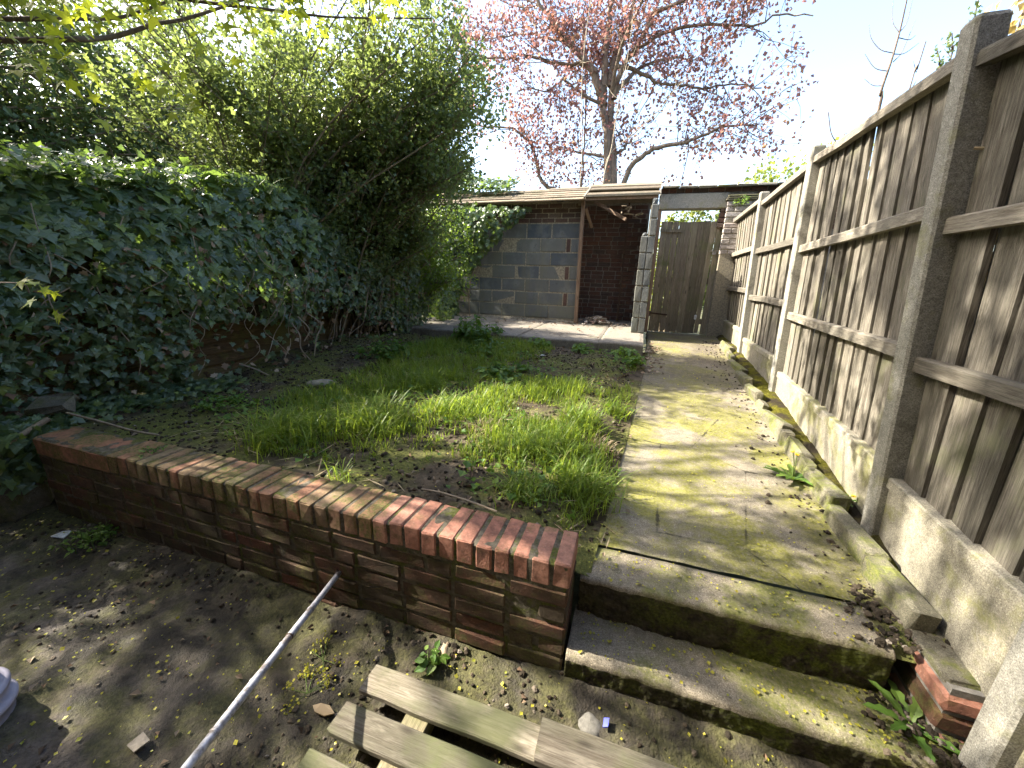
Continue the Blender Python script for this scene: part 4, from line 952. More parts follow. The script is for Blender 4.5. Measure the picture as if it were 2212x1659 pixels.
# ---- large evergreen shrub behind the ivy
def shrub(name, label, group, base_pts, ells, n_stem, twigs, per, size, mat, spread=.09, barkm='shrub_bark', rr=(.018, .005), zfloor=None, fill=0):
    C0 = np.mean(base_pts, 0); C0[2] = .4
    root = thing(name, label, 'shrub', group, tuple(C0)); paths = []; tips = []; dirs = []
    wts = np.array([e[2] for e in ells]); wts = wts / wts.sum()
    for i in range(n_stem):
        c, r, _ = ells[rng.choice(len(ells), p=wts)]; v = rng.normal(0, 1, 3); v /= np.linalg.norm(v); v *= rng.uniform(.25, 1) ** (1 / 3.)
        T = np.array(c) + v * np.array(r)
        bp = np.array(base_pts[rng.integers(len(base_pts))]) + rng.normal(0, .18, 3) * np.array([1, 1, .1])
        mid = bp * .5 + T * .5 + np.array([0, 0, .25 * np.linalg.norm(T - bp) * .35]) + rng.normal(0, .10, 3); mid[:2] = bp[:2] * .62 + T[:2] * .38
        Pm = smooth_path([bp, mid, T], 5); paths.append((Pm - C0, np.linspace(rr[0] * rng.uniform(.6, 1.2), rr[1], len(Pm))))
        for j in range(twigs):
            t = rng.uniform(.35, 1.0); s = Pm[min(len(Pm) - 1, int(t * (len(Pm) - 1)))]
            dd = norm(norm(T - mid) * .7 + rng.normal(0, .6, 3) + np.array([0, 0, .25]))
            L = rng.uniform(.15, .38); Q, rq, _ = branch(s, dd, L, rr[1] * .8, .0018, 4, .16, .02)
            paths.append((Q - C0, rq)); tips += list(Q[1:]); dirs += [dd] * (len(Q) - 1)
    MB().add(*tubes(paths, 4)).link('stems', barkm, root, True, kind='stuff')
    tips = np.array(tips); dirs = np.array(dirs)
    P, Nv, A, S = foliage_from(tips, dirs, per, spread, size, (.1, -.1, .55), (0, 0, 0), .75)
    if fill:
        nf = fill; e = [ells[k] for k in rng.choice(len(ells), nf, p=wts)]; v = norm(rng.normal(0, 1, (nf, 3))) * (rng.random((nf, 1)) ** .4)
        Pf = np.array([q[0] for q in e]) + v * np.array([q[1] for q in e]) * 1.02
        kk = fbm(Pf[:, 0] * 1.8 + Pf[:, 1] * .7, Pf[:, 2] * 1.8 + Pf[:, 1] * .5, 311, 3) > -.06; Pf = Pf[kk]; nf = len(Pf)
        P = np.vstack([P, Pf]); Nv = np.vstack([Nv, np.array([.1, -.1, .5]) + rvec(nf, .8)]); A = np.vstack([A, rvec(nf)]); S = np.concatenate([S, rng.uniform(size[0], size[1], nf)])
    if zfloor is not None: k = P[:, 2] > zfloor; P, Nv, A, S = P[k], Nv[k], A[k], S[k]
    leaves('crown', LT_diamond(.42), P - C0, Nv, A, S, mat, root); return root
bp = [(-4.15 + .12 * i, 3.4 + .33 * i, .5) for i in range(6)]
shrub('privet_shrub', 'big fan shaped evergreen shrub with many thin stems rising behind the ivy beside the shed', None, bp,
      [((-2.75, 4.3, 3.35), (1.25, .7, 1.0), 6), ((-3.7, 4.0, 2.8), (.9, .8, 1.2), 3.5), ((-3.2, 4.6, 2.2), (1.0, .6, .7), 1.6), ((-2.35, 4.45, 2.95), (.8, .55, .7), 2.2), ((-4.2, 3.3, 3.3), (1.1, .8, 1.1), 3), ((-2.6, 4.15, 3.95), (.85, .5, .6), 2.6)], 195, 14, 7, (.034, .060), 'privet', .06, fill=22000)
bp = [(-8.0 - .12 * i, .2 + .85 * i, .3) for i in range(10)]
shrub('hedge_shrub', 'tall leggy hedge with bare upright stems and white sky gaps behind the ivy', None, bp,
      [((-8.2, 1.0, 4.0), (.9, 1.7, 2.2), 3), ((-8.4, 3.4, 4.0), (.9, 1.7, 2.2), 3), ((-8.6, 6.0, 4.0), (.9, 1.7, 2.2), 3), ((-8.4, 3.5, 2.2), (.8, 3.6, .7), 1.6)], 190, 9, 6, (.06, .105), 'hedge', .12, rr=(.028, .008), fill=64000)
# fresh green sprays hanging in front of the shed end
bp = [(-3.5, 5.2, .7), (-3.6, 5.0, .7), (-3.4, 5.5, .7)]
shrub('fresh_shrub', 'bright green small leaved shrub drooping between the ivy bank and the shed', None, bp,
      [((-3.2, 5.2, 2.0), (.65, .5, .55), 3), ((-2.75, 5.3, 1.65), (.36, .35, .35), 1.2), ((-3.3, 5.0, 1.35), (.4, .5, .5), 1.5)], 46, 11, 6, (.03, .052), 'fresh', .05)
sp = thing('drooping_spray', 'thin arching spray of pale green leaves hanging in front of the grey blocks', 'branch', None, (-2.7, 5.3, 1.9))
O3 = np.array([-2.7, 5.3, 1.9]); paths = []; tp = []; dr = []
for pts in ([(-3.1, 5.2, 2.25), (-2.72, 5.3, 2.1), (-2.50, 5.35, 1.75), (-2.36, 5.4, 1.35)], [(-3.05, 5.2, 2.3), (-2.68, 5.35, 2.3), (-2.5, 5.4, 2.1), (-2.4, 5.4, 1.85)], [(-3.1, 5.2, 1.9), (-2.75, 5.3, 1.72), (-2.62, 5.3, 1.45)]):
    Q = smooth_path(pts, 7); paths.append((Q - O3, np.linspace(.006, .002, len(Q))))
    for q in Q[3:]:
        for j in range(3): tp.append(q + rng.normal(0, .035, 3)); dr.append(rng.normal(0, 1, 3))
MB().add(*tubes(paths, 4)).link('stem', 'twig_bark', sp)
P, Nv, A, S = foliage_from(np.array(tp), np.array(dr), 4, .03, (.035, .055)); leaves('foliage', LT_diamond(.4), P - O3, Nv, A, S, 'fresh', sp)

# ================================================================== COPPER MAPLE
mp = thing('maple_tree', 'copper leaved maple with several upright stems standing behind the shed', 'tree', None, (-.9, 10, 0))
OM = np.array([-.9, 10, 0])
BR = dict(
 trunk=([(-.93, 0), (-.96, 2), (-.99, 3.54), (-1.08, 4.5), (-1.22, 5.05), (-1.24, 5.52)], .125, .075, 0),
 trunk2=([(-.83, 0), (-.85, 2), (-.87, 3.54), (-1.0, 4.5), (-1.07, 5.1), (-1.1, 5.51)], .115, .075, .08),
 L=([(-1.22, 5.15), (-1.48, 5.78), (-1.77, 6.03), (-2.06, 6.35), (-2.39, 6.67), (-2.76, 7.11), (-3.2, 7.7)], .10, .03, -.5),
 MA=([(-1.24, 5.52), (-1.27, 5.98), (-1.28, 6.39), (-1.27, 7.06), (-1.29, 8.2)], .09, .04, .1),
 MB=([(-1.1, 5.51), (-1.13, 5.91), (-1.05, 6.37), (-.9, 6.75), (-.7, 7.8)], .09, .04, .5),
 R=([(-1.02, 5.27), (-.97, 5.55), (-.84, 5.88), (-.59, 6.15), (-.41, 6.47), (-.34, 6.62), (.18, 6.7), (.8, 6.85), (1.6, 6.95), (2.2, 6.9)], .075, .02, -.4),
 R2=([(-1.02, 5.87), (-.65, 5.8), (-.32, 5.63), (-.06, 5.52), (.34, 5.48), (.8, 5.4), (1.3, 5.45), (1.9, 5.35)], .05, .015, .4),
 R3=([(-.6, 6.15), (0, 6.3), (.7, 6.25), (1.4, 6.05), (1.8, 6.1), (2.3, 5.95)], .04, .012, -.7),
 Lb=([(-1.7, 5.95), (-2.31, 6.01), (-2.74, 6.11), (-3.07, 6.15), (-3.33, 6.06), (-3.9, 6.1), (-4.7, 6.3)], .045, .015, -.7),
 Lc=([(-2.06, 6.35), (-2.45, 6.57), (-2.84, 6.69), (-2.93, 6.97), (-3.15, 7.25), (-3.5, 7.6)], .04, .012, .3),
 Ld=([(-2.84, 6.69), (-3.42, 6.8), (-4.1, 6.9), (-5.0, 7.0)], .025, .01, .5),
 Le=([(-1.3, 5.2), (-1.76, 5.42), (-2.11, 5.61), (-2.45, 5.37), (-2.89, 5.44)], .04, .012, -.6),
 Lf=([(-1.1, 4.15), (-1.63, 4.29), (-1.85, 4.35), (-2.15, 4.48), (-2.6, 4.5)], .04, .012, .5),
 Rl=([(-.75, 3.2), (-.53, 3.86), (-.3, 4.09), (.01, 4.25), (.51, 4.27), (.8, 4.36), (1.3, 4.5), (1.8, 4.45)], .075, .02, -.3),
 Rm=([(-.94, 4.19), (-.71, 4.3), (-.66, 4.48)], .05, .02, .2),
 Lfar=([(-1.0, 3.1), (-1.6, 3.25), (-2.16, 3.45), (-2.47, 3.62), (-2.57, 3.78), (-2.69, 4.22), (-2.89, 4.55), (-3.36, 4.78), (-3.95, 4.85), (-4.6, 5.1)], .07, .015, -.4),
 thin1=([(-1.55, 2.5), (-1.61, 3.55), (-1.63, 4.22), (-1.69, 5.45), (-1.87, 6.88), (-1.87, 7.6)], .03, .012, .6),
 back1=([(-1.2, 5.3), (-1.6, 6.0), (-1.9, 6.7), (-2.1, 7.6)], .07, .03, 1.6), back2=([(-1.0, 5.4), (-.6, 6.0), (-.1, 6.4), (.6, 6.6)], .06, .02, 1.7), fr1=([(-1.1, 5.3), (-.9, 6.0), (-.5, 6.6), (-.3, 7.4)], .05, .02, -1.5))
tips = []; dirs = []; twp = []
for nm, (pts, r0, r1, dy) in BR.items():
    m = len(pts); Pm = np.array([(a, 10 + dy * (i / (m - 1)), c) for i, (a, c) in enumerate(pts)]); Pm = smooth_path(Pm, 4); Pm[1:-1] += rng.normal(0, .012, (len(Pm) - 2, 3))
    MB().add(*tubes([(Pm - OM, np.linspace(r0 * .9, r1 * .8, len(Pm)))], 8 if r0 > .06 else 6)).link('trunk' if nm.startswith('trunk') else 'limb', 'maple_bark', mp, True)
    if nm.startswith('trunk'): continue
    L = np.linalg.norm(np.diff(Pm, axis=0), axis=1).sum(); ns = int(6 + L * 5.2)
    for k in range(ns):
        t = rng.uniform(.22, 1.0) if nm != 'Rl' else rng.uniform(.5, 1); i = min(len(Pm) - 2, int(t * (len(Pm) - 1))); s = Pm[i]; ax = norm(Pm[i + 1] - Pm[i])
        d = norm(ax * .5 + rng.normal(0, .75, 3) + np.array([0, 0, .15])); Q, rq, de = branch(s, d, rng.uniform(.5, 1.3), min(.011, r1 * .5 + .003), .003, 5, .16, -.01); twp.append((Q - OM, rq))
        for w in range(6):
            s2 = Q[rng.integers(1, len(Q))]; d2 = norm(de * .5 + rng.normal(0, .7, 3)); Q2, rq2, _ = branch(s2, d2, rng.uniform(.2, .5), .005, .002, 3, .15); twp.append((Q2 - OM, rq2))
            tips += [Q2[-1], Q2[-2]]; dirs += [d2, d2]
MB().add(*tubes(twp, 4)).link('twigs', 'twig_bark', mp, kind='stuff')
tips = np.array(tips); dirs = np.array(dirs); k = (tips[:, 2] > 3.1); tips, dirs = tips[k], dirs[k]
P, Nv, A, S = foliage_from(tips, dirs, 3, .08, (.05, .09), (0, 0, .25), (0, 0, -.7), .7)
leaves('crown', LT_diamond(.55, .15), P - OM, Nv, A, S, 'maple', mp)

# pale sapling stems in front of the maple
for i, (pts, r, lb) in enumerate((([(-1.38, 8.6, .6), (-1.40, 8.6, 3.2), (-1.40, 8.6, 3.84), (-1.50, 8.6, 5.15), (-1.45, 8.6, 6.22), (-1.40, 8.6, 6.9)], .013, 'tall straight pale sapling rising just behind the open shed bay'),
        ([(-.98, 8.7, .6), (-.95, 8.6, 3.19), (-.84, 8.6, 3.92), (-.79, 8.6, 4.58), (-.70, 8.6, 5.3), (-.66, 8.6, 6.1)], .017, 'pale sapling curving up in front of the maple trunk'),
        ([(-.95, 8.5, .6), (-.93, 8.6, 3.27), (-.86, 8.6, 3.81), (-.44, 8.6, 4.15), (0, 8.6, 4.54), (.26, 8.6, 4.92)], .013, 'pale sapling leaning away from the maple trunk over the gate side'))):
    Q = smooth_path(pts, 5); t = thing('sapling', lb, 'sapling', 'pale saplings before the maple', pts[0]); o = np.array(pts[0]); paths = [(Q - o, np.linspace(r, .005, len(Q)))]
    MB().add(*tubes(paths, 6)).link('stem', 'pale_bark', t, True); tw = []
    for k in range(16):
        s = Q[rng.integers(len(Q) // 2, len(Q))]; b_, rb, _ = branch(s, rng.normal(0, .6, 3) + np.array([.2, 0, .5]), rng.uniform(.2, .6), .005, .002, 4, .15); tw.append((b_ - o, rb))
    MB().add(*tubes(tw, 4)).link('twigs', 'pale_bark', t, kind='stuff')

# ================================================================== BEYOND THE FENCE
def sapling(label, main, sides, y, r, group, leafn=0, mat='twig_bark'):
    o = np.array([main[0][0], y, .1]); t = thing('bare_sapling', label, 'sapling', group, tuple(o))
    pts = [(main[0][0] - .02, y, .1)] + [(a, y, c) for a, c in main]; Q = smooth_path(pts, 4)
    MB().add(*tubes([(Q - o, np.linspace(r, .004, len(Q)))], 6)).link('stem', mat, t, True)
    if sides: MB().add(*tubes([(smooth_path([(a, y + .03 * j, c) for j, (a, c) in enumerate(s)], 5) - o, np.linspace(.0045, .0018, (len(s) - 1) * 5 + 1)) for s in sides], 4)).link('twigs', mat, t, kind='stuff')
    if leafn:
        tp = np.repeat(Q[len(Q) // 2:], leafn, 0) + rng.normal(0, .025, (leafn * (len(Q) - len(Q) // 2), 3)); n = len(tp)
        leaves('leaf_buds', LT_quad(.4), tp - o, rvec(n), rvec(n), rng.uniform(.025, .045, n), 'privet', t)
sapling('tall bare sapling with upcurved side twigs standing beyond the fence', [(1.92, 2.93), (1.9, 3.19), (1.92, 3.43), (1.93, 3.61), (1.93, 3.8), (1.92, 4.1)],
        [[(1.93, 3.67), (1.87, 3.78), (1.85, 3.95)], [(1.93, 3.67), (1.98, 3.76), (1.99, 3.96)], [(1.92, 3.52), (1.83, 3.57), (1.75, 3.68), (1.72, 3.80)], [(1.93, 3.51), (2.02, 3.52), (2.12, 3.60)], [(1.92, 3.38), (1.82, 3.43), (1.73, 3.56)], [(1.94, 3.45), (2.0, 3.54), (2.05, 3.78)], [(1.94, 3.63), (2.03, 3.62), (2.08, 3.66)], [(1.91, 3.27), (1.84, 3.29), (1.77, 3.36)]], 5.0, .014, 'bare saplings beyond the fence')
sapling('thin bare whip beside the tall sapling beyond the fence', [(2.11, 3.1), (2.13, 3.37), (2.14, 3.58)], [[(2.12, 3.2), (2.16, 3.3)], [(2.13, 3.35), (2.10, 3.45)]], 5.0, .006, 'bare saplings beyond the fence')
sapling('short curved twig bending up over the fence top beside the second post', [(1.72, 2.7), (1.66, 2.80), (1.58, 2.91), (1.52, 3.09)], [], 5.0, .006, 'bare saplings beyond the fence')
sapling('small budding stem behind the fence top near the nearest tall post', [(2.35, 3.2), (2.34, 3.49), (2.31, 3.62)], [[(2.34, 3.45), (2.30, 3.52)]], 5.0, .007, 'bare saplings beyond the fence', 5)
sapling('lower budding twig left of the budding stem behind the fence', [(2.28, 3.1), (2.28, 3.39), (2.24, 3.5)], [], 5.0, .006, 'bare saplings beyond the fence', 5)
sapling('tallest budding stem beside the yellow leaved shrub behind the fence', [(2.44, 3.3), (2.43, 3.77), (2.41, 4.0)], [], 5.0, .007, 'bare saplings beyond the fence', 6)
def bush(name, label, c, r, n, size, mat, y_flat=1.0, cat='bush'):
    c = np.array(c, float); o = np.array([c[0], c[1], 0.0]); t = thing(name, label, cat, None, tuple(o)); paths = []; tp = []; dr = []
    for i in range(26):
        v = norm(rng.normal(0, 1, 3)) * rng.uniform(.5, 1); T = c + v * np.array(r); p0 = np.array([c[0] + rng.normal(0, .2), c[1] + rng.normal(0, .2), .1]); Q = smooth_path([p0, (p0 + T) / 2 + rng.normal(0, .15, 3), T], 4); paths.append((Q - o, np.linspace(.03, .005, len(Q))))
        for k in range(7):
            q = Q[rng.integers(4, len(Q))] + rng.normal(0, .18, 3) * np.array(r) * .7; tp.append(q); dr.append(rng.normal(0, 1, 3))
    MB().add(*tubes(paths, 4)).link('stems', 'shrub_bark', t, kind='stuff'); per = max(2, n // len(tp))
    P, Nv, A, S = foliage_from(np.array(tp), np.array(dr), per, min(r) * .16, size, (-.1, 0, .5)); leaves('crown', LT_diamond(.5), P - o, Nv, A, S, mat, t)
for c_, lb in (((-7.2, 12.0, 5.3), 'broad green tree far behind the privet shrub, nearest the maple'), ((-10.6, 10.6, 5.3), 'green tree in the middle of the three beyond the hedge'), ((-13.2, 9.0, 5.0), 'green tree furthest from the shed beyond the hedge')):
    bush('background_tree', lb, c_, (2.1, 1.5, 3.3), 15000, (.12, .20), 'hedge', cat='tree')
bush('yellow_shrub', 'shrub with pale yellow young leaves showing above the fence beside the nearest tall post', (2.55, 4.0, 3.55), (.42, .5, .75), 2600, (.045, .075), 'yellowleaf')
bush('distant_bush', 'sunlit yellow green tree top far off above the gateway coping', (4.2, 16, 4.3), (2.0, 1.5, 1.25), 9000, (.10, .18), 'farleaf', cat='tree')
bush('gateway_bush', 'sunlit bush seen through the slot between the gate and the lintel', (.75, 9.3, 2.3), (1.0, .5, .9), 11000, (.05, .09), 'farleaf')

# ================================================================== OVERHANGING SYCAMORE
sy = thing('sycamore_tree', 'sycamore overhanging from beside the ivy, its fresh yellow green leaves lit through by the sun', 'tree', None, (-7.2, 1.2, 0))
OS = np.array([-7.2, 1.2, 0]); 
MB().add(*tubes([(smooth_path([(-7.2, 1.2, -.1), (-7.1, 1.2, 2), (-7.2, 1.25, 4), (-7.0, 1.2, 6.5)], 5) - OS, np.linspace(.24, .10, 16))], 10)).link('trunk', 'maple_bark', sy, True)
limbs = [[(-7.1, 1.2, 2.3), (-5.2, 1.1, 2.45), (-3.6, 1.15, 2.45), (-2.72, 1.37, 2.47), (-2.6, 1.55, 2.55), (-2.46, 1.68, 2.65), (-2.35, 1.79, 2.72), (-2.1, 2.0, 2.9), (-1.6, 2.3, 3.2)],
         [(-7.1, 1.2, 2.6), (-5.0, 1.0, 2.6), (-3.5, 1.1, 2.5), (-2.72, 1.33, 2.53), (-2.6, 1.5, 2.6), (-2.51, 1.61, 2.66), (-2.2, 1.8, 2.85), (-1.7, 2.0, 3.15)],
         [(-7.1, 1.2, 3.0), (-4.6, 1.5, 3.0), (-3.0, 1.75, 2.9), (-2.16, 1.95, 2.82), (-1.99, 2.1, 2.85), (-1.8, 2.25, 2.88), (-1.4, 2.6, 3.0)]]
lr = [(.016, .005), (.014, .004), (.013, .0035)]
up = []
for i in range(34):
    z0 = rng.uniform(3.4, 7.4); a = rng.uniform(-.75, .62); L = rng.uniform(2.6, 6.0)
    d = np.array([math.cos(a), math.sin(a), rng.uniform(.1, .5)]); Q, rq, _ = branch((-7.15, 1.2, z0), d, L, .05, .01, 8, .10, -.005); up.append(Q)
tips = []; dirs = []; twp = []
for Pm, (r0, r1) in zip(limbs, lr):
    Q = smooth_path(Pm, 5); MB().add(*tubes([(Q - OS, np.linspace(r0, r1, len(Q)))], 6)).link('limb', 'twig_bark', sy, True)
for Q in up:
    MB().add(*tubes([(Q - OS, np.linspace(.03, .005, len(Q)))], 5)).link('limb', 'twig_bark', sy, True)
    for k in range(13):
        s = Q[rng.integers(2, len(Q))]; d = norm(rng.normal(0, .7, 3) + np.array([.3, 0, .1])); b_, rb, _ = branch(s, d, rng.uniform(.5, 1.3), .009, .003, 5, .15); twp.append((b_ - OS, rb)); tips += list(b_[2:]); dirs += [d] * (len(b_) - 2)
MB().add(*tubes(twp, 4)).link('twigs', 'twig_bark', sy, kind='stuff')
tips = np.array(tips); dirs = np.array(dirs)
hb = tips[:, 2] + .813 * tips[:, 0]; k = (tips[:, 1] < 3.55) & (tips[:, 2] > 1.49 + .66 * np.hypot(tips[:, 0], tips[:, 1])) & ((hb > 1.7) | (rng.random(len(tips)) < .07)); k &= (hb < 1.7) | (fbm(hb * 1.5, tips[:, 1] * 1.7, 611, 2) > -.12)  # unseen crown shaped: dense to shade the near fence, thinned above the path
tips, dirs = tips[k], dirs[k]
hb = hb[k]; up_ = np.repeat(hb > 1.7, 12) | (np.arange(len(tips) * 12) % 12 < 3)
P, Nv, A, S = foliage_from(tips, dirs, 12, .13, (.08, .14), (0, 0, .7), (0, 0, -.5), .45); P, Nv, A, S = P[up_], Nv[up_], A[up_], S[up_]; leaves('crown', LT_palm(), P - OS, Nv, A, S, 'syc', sy)
# clusters of leaves in view near the garden
cl = [(-2.43, 1.11, 2.32, 5), (-2.39, 1.16, 2.37, 5), (-2.44, 1.13, 2.28, 4), (-2.39, 1.23, 2.28, 6), (-2.40, 1.28, 2.24, 5), (-2.06, 1.6, 2.49, 5), (-2.06, 1.61, 2.44, 4), (-2.22, 1.49, 2.32, 5), (-2.2, 1.54, 2.30, 4), (-2.18, 1.58, 2.26, 4),
      (-2.64, 1.05, 1.35, 4), (-2.67, .99, 1.44, 2), (-2.34, 1.2, 2.47, 8), (-2.17, 1.43, 2.58, 8), (-2.0, 1.61, 2.66, 9), (-1.86, 1.73, 2.71, 9), (-1.71, 1.86, 2.75, 9), (-1.58, 1.94, 2.79, 8), (-2.27, 1.31, 2.50, 7), (-2.39, 1.13, 2.44, 8), (-2.25, 1.3, 2.60, 8), (-2.1, 1.5, 2.68, 8), (-1.45, 2.1, 2.84, 6), (-2.45, 1.1, 2.5, 8), (-1.95, 1.8, 2.62, 5), (-1.78, 2.0, 2.70, 5)]
cl += [(-2.5 + 1.3 * f + rng.normal(0, .06), 1.05 + 1.3 * f + rng.normal(0, .06), 2.50 + .42 * f + rng.uniform(.0, .12), 6) for f in rng.uniform(0, 1, 22)]
tp = []; dr = []; tw = []
for (a, b_, c, k) in cl:
    p0 = np.array([a - .12, b_ - .02, c + .14]) if c > 2 else np.array([a - .25, b_, c + .04]); tw.append((smooth_path([p0, (a - .03, b_, c + .04), (a, b_, c)], 4) - OS, .003))
    for j in range(k * 2): tp.append(np.array([a, b_, c]) + rng.normal(0, .05, 3)); dr.append(rng.normal(0, .5, 3) + np.array([.2, -.2, -.5]))
MB().add(*tubes(tw, 4)).link('twigs', 'twig_bark', sy, kind='stuff')
tp = np.array(tp); dr = np.array(dr); n = len(tp)
leaves('leaf', LT_palm(), tp - OS, np.array([.3, -.5, .6]) + rvec(n, .45), dr, rng.uniform(.045, .10, n), 'syc', sy, n, 'leaf', score=np.ones(n))

# ================================================================== GRASS AND WEEDS
def blades(name, P, H_, Wd, lean, mat, label, parent=None):
    n = len(P); az = rng.uniform(0, 2 * np.pi, n); sx = np.stack([np.cos(az), np.sin(az), np.zeros(n)], 1); fw = np.stack([-np.sin(az), np.cos(az), np.zeros(n)], 1)
    rows = []
    for t, wf in ((0, .8), (.4, 1.0), (.75, .7)):
        c = P + np.array([0, 0, 1]) * (H_ * t * (1 - .25 * lean * t))[:, None] + fw * (H_ * lean * t * t)[:, None]
        rows += [c - sx * (Wd * wf)[:, None], c + sx * (Wd * wf)[:, None]]
    rows.append(P + np.array([0, 0, 1]) * (H_ * (1 - .42 * lean))[:, None] + fw * (H_ * lean * 1.05)[:, None])
    V = np.stack(rows, 1).reshape(-1, 3); b0 = (np.arange(n) * 7)[:, None]
    F4 = np.concatenate([b0 + np.array([0, 1, 3, 2]), b0 + np.array([2, 3, 5, 4])]); F3 = b0 + np.array([4, 5, 6])
    return link(name, mesh_from(name, V, [F4, F3]), mat, parent, label, 'grass' if label else None, None, 'stuff')
NT_ = 5200
x = rng.uniform(-2.95, .02, NT_); y = rng.uniform(1.36, 4.9, NT_)
dn = fbm(x * 1.9, y * 1.9, 401, 4) * 1.15 + .25
dn -= .9 * smooth01((-2.0 - x) / .5) * smooth01((2.3 - y) / .6) + .8 * smooth01((-2.45 - x) / .3) + .75 * smooth01((y - 3.3) / .8) * smooth01((x + 1.35) / .5) + .5 * smooth01((1.62 - y) / .2)
dn += .30 * smooth01(1 - np.hypot((x + 1.75), (y - 2.0)) / .7) + .28 * smooth01(1 - np.hypot(x + .35, (y - 1.95) * .7) / .6) + .2 * smooth01(1 - np.hypot(x + 1.9, y - 3.2) / .8)
k = dn > rng.uniform(-.05, .5, NT_); x, y, dn = x[k], y[k], np.clip(dn[k], 0, .8)
tall = np.clip(.35 + 1.0 * dn + .35 * fbm(x * 2.6, y * 2.6, 409, 2), .25, 1.25)
nb = 9; n = len(x) * nb
Px = np.repeat(x, nb) + rng.normal(0, .022, n); Py = np.repeat(y, nb) + rng.normal(0, .022, n); T_ = np.repeat(tall, nb)
ok = Px < path_l(Py) - .01 + rng.normal(0, .03, n); Px, Py, T_ = Px[ok], Py[ok], T_[ok]; n = len(Px)
P = np.stack([Px, Py, soil_z(Px, Py) - .004], 1)
blades('lawn_grass', P, T_ * rng.uniform(.05, .165, n), rng.uniform(.0016, .0034, n), np.abs(rng.normal(.55, .32, n)).clip(0, 1.2), 'grass', 'patchy overgrown grass between the low wall, the path and the ivy')
def tuft(c, n, h, r, label, mat='grass', lean=.8):
    P = np.array([c[0], c[1], 0]) + np.concatenate([rng.normal(0, r, (n, 2)), np.zeros((n, 1))], 1); P[:, 2] = soil_z(P[:, 0], P[:, 1]) - .004
    o = blades('grass_tuft', P, rng.uniform(.5, 1.1, n) * h, rng.uniform(.0018, .004, n), np.abs(rng.normal(lean, .28, n)).clip(0, 1.2), mat, None)
    o['label'] = label; o['category'] = 'grass'; o['group'] = 'tufts of long grass on the lawn'; del o['kind']; return o
for c, n, h, r, lb in (((-1.98, 1.72), 480, .25, .11, 'thick tuft of long grass nearest the bare earth by the low wall'), ((-1.62, 2.02), 480, .25, .12, 'long grass tuft in the shade, second from the bare earth'), ((-.30, 2.55), 300, .20, .07, 'bright sunlit grass tuft close to the path edge'),
        ((-.50, 2.05), 260, .19, .06, 'sunlit grass tuft midway across the front of the lawn'), ((-.17, 1.82), 320, .20, .07, 'grass tuft spilling onto the path edge'), ((-.45, 1.62), 200, .15, .05, 'short bright grass tuft just behind the coping'),
        ((-.10, 2.95), 160, .16, .05, 'grass tuft beside the path, furthest of the sunlit ones'), ((-1.75, 2.9), 300, .2, .10, 'wide shaded grass tuft in the middle of the lawn'), ((-1.25, 2.45), 220, .18, .09, 'grass tuft in the middle of the lawn near the small nettle'), ((-2.55, 1.43), 0, .1, .05, '')):
    if n: tuft(c, n, h, r, lb)
tuft((-.88, 2.2), 90, .13, .04, 'small clump of dry straw coloured grass among the green', 'straw', .9)
tuft((-.12, 2.32), 90, .10, .05, 'dry reddish brown grass clump at the path edge', 'straw', 1.0)
tuft((-1.32, 1.40), 34, .14, .035, 'few long pale blades leaning over the coping bricks', 'grass', .9)
tuft((-2.3, 4.15), 130, .19, .05, 'strap leaved grass clump in front of the slab beside the big nettle', 'grass', .45)

def weed_plant(name, label, c, nst, h, r, size, T, mat, cat, group=None, pairs=5, spreadn=.35, smat='stem'):
    z0 = float(c[2]) if len(c) > 2 else float(soil_z(c[0], c[1])); o = np.array([c[0], c[1], z0]); t = thing(name, label, cat, group, tuple(o)); paths = []; P = []; Nv = []; A = []; S = []
    for i in range(nst):
        a = rng.uniform(0, 2 * np.pi); rr = r * math.sqrt(rng.random()); b_ = np.array([rr * math.cos(a), rr * math.sin(a), 0]); tp = b_ * 1.25 + np.array([rng.normal(0, .02), rng.normal(0, .02), h * rng.uniform(.6, 1.1) * (1 - .35 * (rr / r) ** 2)])
        Q = smooth_path([b_, (b_ + tp) / 2 + rng.normal(0, .01, 3), tp], 4); paths.append((Q, np.linspace(.003, .0015, len(Q))))
        for k in range(pairs):
            f = .25 + .75 * (k + .5) / pairs; q = Q[int(f * (len(Q) - 1))]; th = rng.uniform(0, np.pi)
            for s in (0, np.pi):
                d = np.array([math.cos(th + s), math.sin(th + s), .05]); P.append(q + d * .012); A.append(d + np.array([0, 0, -.25]) + rng.normal(0, .2, 3)); Nv.append(np.array([0, 0, 1]) + d * .3 + rng.normal(0, spreadn, 3)); S.append(rng.uniform(*size) * (1.15 - .5 * f))
    MB().add(*tubes(paths, 4)).link('stems', smat, t, kind='stuff')
    leaves('leaf', T, np.array(P), np.array(Nv), np.array(A), np.array(S), mat, t, min(300, len(P)), 'leaf', score=np.array(S)); return t
weed_plant('nettle_clump', 'large bushy nettle clump growing against the front of the concrete slab', (-2.0, 4.78), 30, .40, .30, (.075, .12), LT_nettle(), 'nettle', 'nettles', 'nettle clumps', 5)
weed_plant('nettle_clump', 'nettle clump at the foot of the ivy on the shaded side of the lawn', (-2.62, 3.62), 22, .26, .24, (.06, .10), LT_nettle(), 'nettle', 'nettles', 'nettle clumps', 4)
weed_plant('nettle_clump', 'small low nettle clump in the middle of the lawn', (-1.08, 3.42), 20, .16, .24, (.06, .095), LT_nettle(), 'nettle', 'nettles', 'nettle clumps', 3)
weed_plant('nettle_clump', 'low nettle clump joining the large one to the lawn', (-1.75, 4.35), 22, .13, .30, (.055, .085), LT_nettle(), 'nettle', 'nettles', 'nettle clumps', 3)
